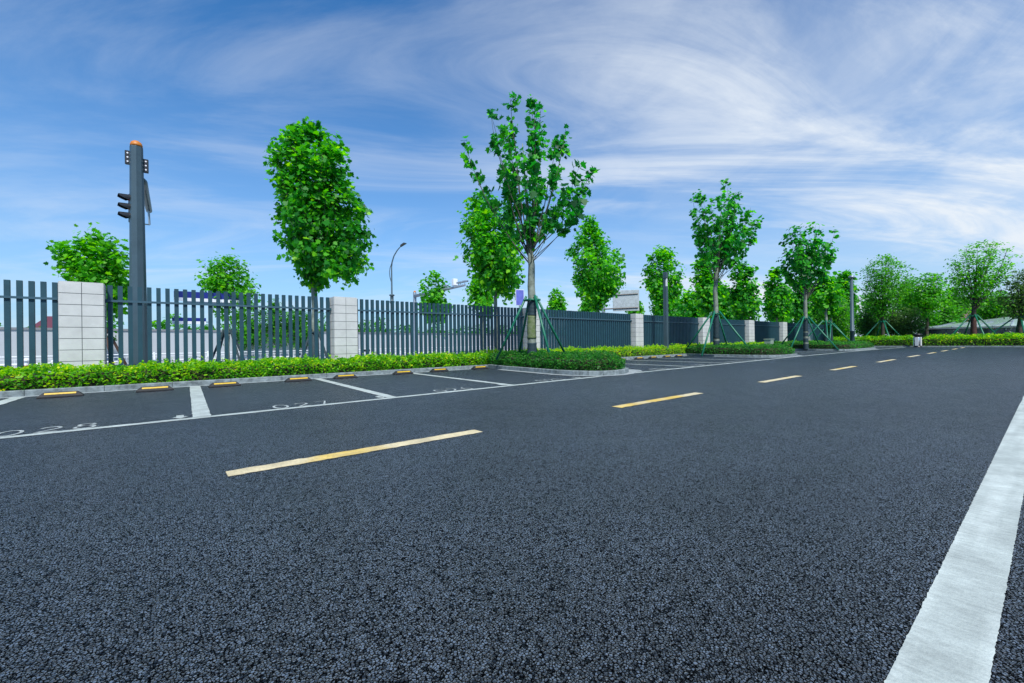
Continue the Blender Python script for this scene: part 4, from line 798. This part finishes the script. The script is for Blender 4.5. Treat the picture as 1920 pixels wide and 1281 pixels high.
for x, z in ((-.30, 6.42), (.31, 6.28)):
    h = MB(); h.box((0, .03, 0), (.11, .08, .36), 'black_plastic', 0, .01)
    o = h.build('signal_head', t); o.location = (x*.60, .05, z)
    for k in (-.11, 0, .11):
        l = MB(); l.tube([(0, -.012, k), (0, -.022, k)], .02, 'sign_white', 10); l.build('lens', o)
    a_ = MB(); a_.tube([(x*.72, .08, z), (0, .08, z)], .02, 'pole_slate', 6); a_.build('bracket', t)

# ------------------------------------------------------------------ signs, lamps, far equipment
def ray(px, Y): return None
t = thing('street_name_sign', (.95, 17.0, -.6), 'blue and white street name sign on grey post behind the left fence panel', 'sign', rz=rad(2))
b = MB(); b.tube([(0, 0, 0), (0, 0, 2.95)], .055, 'galvanised', 12); b.tube([(0, 0, 2.5), (0, 0, 2.7)], .068, 'galvanised', 12); b.build('post', t)
b = MB(); b.box((-.01, -.07, 3.05), (1.86, .05, .20), 'sign_blue'); b.box((-.01, -.07, 2.90), (1.86, .05, .10), 'sign_white'); b.box((-.01, -.03, 2.82), (1.2, .04, .05), 'galvanised'); b.build('upper_board', t)
b = MB(); b.box((-.56, -.05, 2.27), (.86, .04, .11), 'sign_blue'); b.box((-.56, -.05, 2.17), (.86, .04, .09), 'sign_white'); b.tube([(0, 0, 2.2), (-.2, -.03, 2.2)], .015, 'galvanised', 6); b.build('lower_board', t)

def lampcurve():
    return [(0, 0, 7.2), (0.15, 0, 7.75), (.45, 0, 8.35), (.95, 0, 8.85), (1.25, 0, 9.05)]
L0 = Vector((12.4, 29.6, -.6))
t = thing('street_lamp', L0, 'tall thin street lamp with curved arm beyond the fence, right of the dense tree', 'street lamp', rz=-YAW)
b = MB(); b.lathe((0, 0, 0), [(.20, 0), (.20, .05), (.12, .06), (.115, 4.3), (.2, 4.45), (.12, 4.5), (.12, 4.85), (.20, 4.9), (.19, 4.95), (.06, 5.0), (.048, 7.1)], 'pole_slate', 14); b.build('pole', t, True)
b = MB(); b.tube([(0, 0, 7.0), (.04, 0, 7.3), (.18, 0, 7.75), (.42, 0, 8.15), (.62, 0, 8.38), (.75, 0, 8.48)], [.05, .05, .045, .04, .035, .03], 'pole_slate', 8)
b.tube([(-.04, 0, 5.9), (-.13, 0, 6.25), (-.16, 0, 6.6), (-.10, 0, 6.95), (0, 0, 7.2)], .025, 'pole_slate', 6); b.build('arm', t, True)
b = MB(); b.add([(.68, -.13, 8.42), (1.10, -.11, 8.66), (1.10, .11, 8.66), (.68, .13, 8.42), (.68, -.13, 8.53), (.92, -.11, 8.70), (.92, .11, 8.70), (.68, .13, 8.53)], [(3, 2, 1, 0), (4, 5, 6, 7), (0, 1, 5, 4), (1, 2, 6, 5), (2, 3, 7, 6), (3, 0, 4, 7)], 'black_plastic'); b.build('lamp_head', t)

t = thing('camera_gantry', (18.6, 38.8, -.6), 'grey traffic camera arm reaching right from its pole beyond the fence', 'traffic camera')
b = MB(); b.lathe((0, 0, 0), [(.25, 0), (.2, .1), (.16, 6.35), (.15, 6.4)], 'galvanised', 12); b.build('pole', t, True)
b = MB(); b.lathe((0, 0, 6.4), [(.14, 0), (.1, .14), (.01, .2)], 'orange_cap', 12); b.build('cap', t, True)
A_ = Vector((0, 0, 6.05)); B_ = Vector((-.4, -9.85, 6.0)); b = MB(); b.tube([A_, A_.lerp(B_, .5), B_], [.16, .13, .09], 'galvanised', 10); b.build('arm', t, True)
for q, sz in ((.83, (.4, .35, .55)),):
    p = A_.lerp(B_, q); b = MB(); b.box((p.x, p.y, p.z+.42), sz, 'sign_white', 0, .03); b.build('equipment_box', t)
for q in (.66, .93, 1.0, .9):
    p = A_.lerp(B_, q); b = MB(); b.tube([(p.x, p.y, p.z), (p.x, p.y, p.z+.25)], .03, 'galvanised', 6); b.box((p.x, p.y, p.z+.30), (.14, .42, .13), 'galvanised', .4, .02); b.tube([(p.x+.1, p.y-.2, p.z+.3), (p.x+.13, p.y-.28, p.z+.3)], .05, 'black_plastic', 8); b.build('camera_unit', t)

def at_px(ang_x, dist):  # bearing in degrees right of the camera's heading, horizontal distance
    a = YAW+rad(ang_x); return Vector((dist*math.sin(a), dist*math.cos(a), 0))
t = thing('road_sign', (28.5, 22.5, -.6), 'grey back-turned road sign with two crossbars beyond the fence', 'sign', rz=-YAW-.15)
b = MB(); b.tube([(-.75, .12, 0), (-.75, .12, 4.9)], .13, 'galvanised', 12); b.build('post', t)
vs = []; b = MB(); b.box((1.05, 0, 4.72), (2.1, .05, 1.72), 'sign_back', 0, .02)
b.build('panel', t)
b = MB(); b.tube([(-.7, -.06, 4.05), (2.0, -.06, 4.12)], .055, 'black_plastic', 8); b.build('crossbar', t)
b = MB(); b.tube([(.05, -.06, 5.18), (2.0, -.06, 5.25)], .045, 'black_plastic', 8); b.build('crossbar', t)

t = thing('small_sign', (11.22, 13.62, -.6), 'violet-blue rectangular sign with pale border beside the first island trunk', 'sign', rz=-YAW+.5)
b = MB(); b.tube([(0, .03, 0), (0, .03, 3.25)], .03, 'galvanised', 8); b.build('post', t)
b = MB(); b.box((.0, 0, 3.26), (.40, .012, .66), 'sign_white', 0, .004); b.box((.0, -.008, 3.26), (.36, .008, .62), 'sign_violet'); b.build('panel', t)

t = thing('lamp_column', (19.55, 12.12, 0), 'square slate lamp column with a slot near its top, in the hedge before the fence', 'lamp post')
def sqcol(t, h, w, slot=True):
    b = MB(); b.box((0, 0, (h-.62)/2), (w, w, h-.62), 'pole_slate', .1, .006); b.box((0, 0, h-.05), (w, w, .30), 'pole_slate', .1, .006)
    b.box((-.03, .03, h-.41), (w*.5, w*.5, .42), 'pole_slate', .1); b.build('column', t)
    b = MB(); b.box((.03, -.03, h-.41), (w*.42, w*.42, .40), 'sign_white', .1); b.build('light_slot', t)
sqcol(t, 4.16, .185)
t = thing('round_lamp_post', (37.6, 8.75, 0), 'slim round grey lamp post with small lamp on top, by the third island', 'lamp post')
b = MB(); b.lathe((0, 0, 0), [(.14, 0), (.14, .02), (.13, 1.25), (.16, 1.27), (.16, 1.33), (.115, 1.35), (.09, 4.95)], 'pole_slate', 14); b.build('pole', t, True)
b = MB(); b.lathe((0, 0, 4.95), [(.05, 0), (.05, .08), (.17, .1), (.17, .22), (.05, .27)], 'galvanised', 14); b.build('lamp_head', t, True)

t = thing('utility_cabinet', (31.9, 12.0, .05), 'small pale green utility cabinet in the hedge before the fence', 'cabinet')
b = MB(); b.box((0, 0, .36), (.50, .40, .72), 'box_green', 0, .008); b.box((0, 0, .74), (.58, .48, .06), 'box_green', 0, .012); b.build('body', t)
b = MB(); b.box((0, -.207, .38), (.42, .012, .58), 'box_green'); b.box((.16, -.217, .4), (.02, .014, .08), 'black_plastic'); b.build('door', t)

t = thing('litter_bin', (46.3, 6.62, 0), 'white and steel litter bin standing at the gap in the far hedge', 'bin', rz=-.9); t.scale = (.78, .78, 1)
b = MB(); b.lathe((0, 0, 0), [(.36, 0), (.36, .04), (.28, .06), (.28, .10)], 'black_plastic', 18); b.build('base', t, True)
b = MB(); b.lathe((0, 0, .1), [(.27, 0), (.27, .68), (.26, .69)], 'steel', 20); b.build('drum', t, True)
for a in range(4):
    aa = math.pi/4+a*math.pi/2; b = MB(); b.box((.27*math.cos(aa), .27*math.sin(aa), .46), (.05, .26, .68), 'bin_white', aa, .01); b.build('side_panel', t)
b = MB(); b.lathe((0, 0, .80), [(.20, 0), (.24, .14), (.36, .16), (.37, .22), (.28, .26), (.27, .27)], 'black_plastic', 20); b.build('lid', t, True)

# ------------------------------------------------------------------ glass canopy at the far right
t = thing('glass_canopy', (54, 0, .08), 'low glass-roofed structure behind the far hedge on the right', 'building')
y0, y1 = 7.6, -22; b = MB()
b.box((.05, (y0+y1)/2, .72), (.04, y0-y1, 1.30), 'grey_glass'); b.box((4.5, y0+.02, .78), (8.9, .04, 1.30), 'grey_glass'); b.build('glass_wall', t)
b = MB()
for k in range(18): b.box((-.02, y0-.05-k*1.7, .74), (.07, .07, 1.36), 'pole_slate')
b.build('mullion', t)
b = MB(); b.box((-.06, (y0+y1)/2, 1.47), (.16, y0-y1+.4, .11), 'galvanised'); b.box((4.5, y0+.1, 1.47), (9.1, .16, .11), 'galvanised'); b.build('eave', t)
b = MB(); hi = 2.55
vs = [(-.1, y0+.2, 1.55), (-.1, y1, 1.55), (9, y1, hi), (9, y0-5.0, hi), (9, y0+.2, 1.62)]
b.add(vs, [(0, 1, 2, 3), (0, 3, 4)], 'roof_glass'); b.build('roof', t)
b = MB()
for k in range(16):
    y = y0-5.5-k*1.7; b.tube([(-.1, y+ (0), 1.59), (9, y, hi+.04)], .03, 'galvanised', 6)
for k in range(4): y = y0-.9-k*1.2; b.tube([(-.1, y, 1.59), (9*.5, y-1.0, 1.59+.5*(hi-1.55)-.0)], .03, 'galvanised', 6)
b.build('roof_bar', t)
for k, y in enumerate((2.2, -1.5, 5.2)):
    b = MB()
    for sx, sz in ((-.14, .14), (.14, .14), (-.14, -.14), (.14, -.14)): b.tube([(-.05, y, 1.15), (-.07, y+sx, 1.15+sz)], .015, 'steel', 5); b.tube([(-.06, y+sx, 1.15+sz), (-.10, y+sx, 1.15+sz)], .035, 'steel', 8)
    b.build('glass_clamp', t)
t = thing('pink_building', (92, 3.0, -.6), 'pinkish building glimpsed between the tree crowns above the glass roof', 'building')
b = MB(); b.box((4, 0, 3.4), (8, 15, 6.8), 'pink_wall'); b.build('wall', t); b = MB(); b.box((4, 0, 6.95), (8.6, 15.6, .3), 'far_wall'); b.build('roof', t)
for k in range(6):
    for z in (2.0, 4.8): b = MB(); b.box((-.03, -6+k*2.4, z), (.1, 1.2, 1.3), 'window_dark'); b.build('window', t)

# ------------------------------------------------------------------ across the road: wall, rails, far green, house
def along(p0, ang, s, off=0): return (p0[0]+s*math.cos(ang)-off*math.sin(ang), p0[1]+s*math.sin(ang)+off*math.cos(ang))
WA = rad(16.7); W0 = (-28, 50.0)
t = thing('boundary_wall', (W0[0], W0[1], -.62), 'long pale grey wall with dark coping across the road, seen through the fence', 'wall', rz=WA)
b = MB(); b.box((80, 0, 1.52), (180, .3, 3.04), 'far_wall'); b.build('wall', t)
b = MB(); b.box((80, 0, 3.14), (180, .5, .20), 'wall_cap'); b.build('coping', t)
def railing(p0, ang, L, h, label, sp=2.0, z=-.62):
    t = thing('road_railing', (*p0, z), label, 'railing', 'white railings along the road', ang)
    b = MB(); b.tube([(0, 0, h), (L, 0, h)], .03, 'white_metal', 6); b.tube([(0, 0, .2), (L, 0, .2)], .025, 'white_metal', 6); b.tube([(0, 0, h*.82), (L, 0, h*.82)], .015, 'white_metal', 6); b.build('rail', t)
    b = MB(); 
    for k in range(int(L/sp)+1): b.box((k*sp, 0, h*.53), (.08, .08, h*1.06), 'white_metal'); b.lathe((k*sp, 0, h*1.06), [(.06, 0), (.05, .04), (.01, .06)], 'white_metal', 8)
    b.build('post', t); b = MB()
    k = .2
    while k < L: b.tube([(k, 0, .2), (k, 0, h*.82)], .008, 'white_metal', 4, False); k += .2
    b.build('baluster', t); return t
railing((-9, 19.4), rad(3), 44, .95, 'nearer white road railing seen low through the fence')
railing((-16, 36.5), rad(5), 70, .95, 'farther white road railing in front of the pale wall', 3.0)
t = thing('railing_sign', (-3.47, 19.1, -.6), 'small red marker with white cap on the railing at far left', 'marker')
b = MB(); b.tube([(0, 0, 0), (0, 0, 1.05)], .05, 'white_metal', 8); b.build('post', t)
b = MB(); b.box((0, -.06, .78), (.14, .03, .26), 'lens_red'); b.build('plate', t); b = MB(); b.lathe((0, 0, 1.05), [(.1, 0), (.1, .04), (.02, .08)], 'white_metal', 10); b.build('cap', t)
t = thing('bollard_light', (6.6, 18.6, -.62), 'short dark post with flat cap beyond the fence, below the street lamp', 'bollard')
b = MB(); b.tube([(0, 0, 0), (0, 0, 1.12)], .035, 'black_plastic', 8); b.build('post', t); b = MB(); b.box((0, 0, 1.16), (.22, .22, .10), 'black_plastic', .3, .01); b.build('cap', t)

def bushline(name, p0, ang, L, h, n, label, seedh):
    X = rng.random(n)*L; Yv = rng.normal(0, 1.0, n); hm = h*(.35+.65*np.clip(np.interp(X/L, seedh[0], seedh[1]), 0, 1))*(1+.18*np.sin(X*.9)+.12*np.sin(X*2.3+1))
    z = hm*np.sqrt(rng.random(n)); P = np.stack([p0[0]+X*math.cos(ang)-Yv*math.sin(ang), p0[1]+X*math.sin(ang)+Yv*math.cos(ang), z-.5], 1)
    V, k = leafcloud(P, .42, QUAD, .3, .3); tone = np.clip(.4+rng.normal(0, .2, n), 0, 1)
    return tag(npmesh(name, V, None, k, tone, 'leaf_fine'), label, 'bushes', kind='stuff')
bushline('far_bushes', along(W0, WA, 0, 3), WA, 150, 6.4, 26000, 'mass of dark green bushes showing above the far pale wall', ([0, .1, .17, .19, .24, .27, .31, .36, .40, .5, .6, 1], [.30, .30, .32, .40, .45, .40, .75, .72, .40, .36, .5, .5]))
for (x, y, h, lb) in ((-5.9, 53, 6.0, 'dark tree above the wall just right of the leftmost pillar'), (7.2, 60, 7.2, 'dark rounded tree above the wall below the small open-crowned tree'), (10.2, 61, 7.4, 'dark tree above the wall left of the large dense tree'), (13.0, 62, 6.8, 'dark tree above the wall behind the large dense tree trunk')):
    w = 2.4; rows = [(1.0, 1.2, 1.2), (h*.4, w, w), (h*.7, w*.9, w), (h*.9, w*.6, w*.5), (h, .3, .3)]
    make_tree('background_tree', (x, y, -.6), rows, 'dense', lb, group='background trees behind the far wall', nleaf=2200, leaf=.36, leafm='leaf_fine', nlimb=24, spread=.4, shape=QUAD, barkm='bark_dark', trunk_r=.15, tone0=.35)
t = thing('red_roofed_house', (-15.6, 100, -.6), 'distant small house with dark red roof left of the leftmost pillar', 'house', rz=-.2); t.scale = (.72, .72, .72)
b = MB(); b.box((0, 3, 3.2), (5.4, 6, 6.4), 'house_wall'); b.build('wall', t)
b = MB(); b.add([(-3.3, -.6, 6.2), (3.3, -.6, 6.2), (3.3, 6.6, 6.2), (-3.3, 6.6, 6.2), (-1.6, 3, 9.2), (3.0, 3, 9.2)], [(0, 1, 5, 4), (1, 2, 5), (2, 3, 4, 5), (3, 0, 4), (3, 2, 1, 0)], 'roof_red'); b.build('roof', t)
for x in (-1.5, 0.2, 1.8): b = MB(); b.box((x, -.02, 4.6), (.9, .08, 1.2), 'window_dark'); b.build('window', t)
t = thing('long_red_roof_building', (29.5, 100, -.6), 'far low building with red roof just visible above the wall right of the second pillar', 'building', rz=-.35)
b = MB(); b.box((0, 3, 2.0), (11, 6, 4.0), 'house_wall'); b.build('wall', t)
b = MB(); b.add([(-5.8, -.5, 3.9), (5.8, -.5, 3.9), (5.8, 6.5, 3.9), (-5.8, 6.5, 3.9), (-4.6, 3, 5.0), (4.6, 3, 5.0)], [(0, 1, 5, 4), (1, 2, 5), (2, 3, 4, 5), (3, 0, 4), (3, 2, 1, 0)], 'roof_red'); b.build('roof', t)
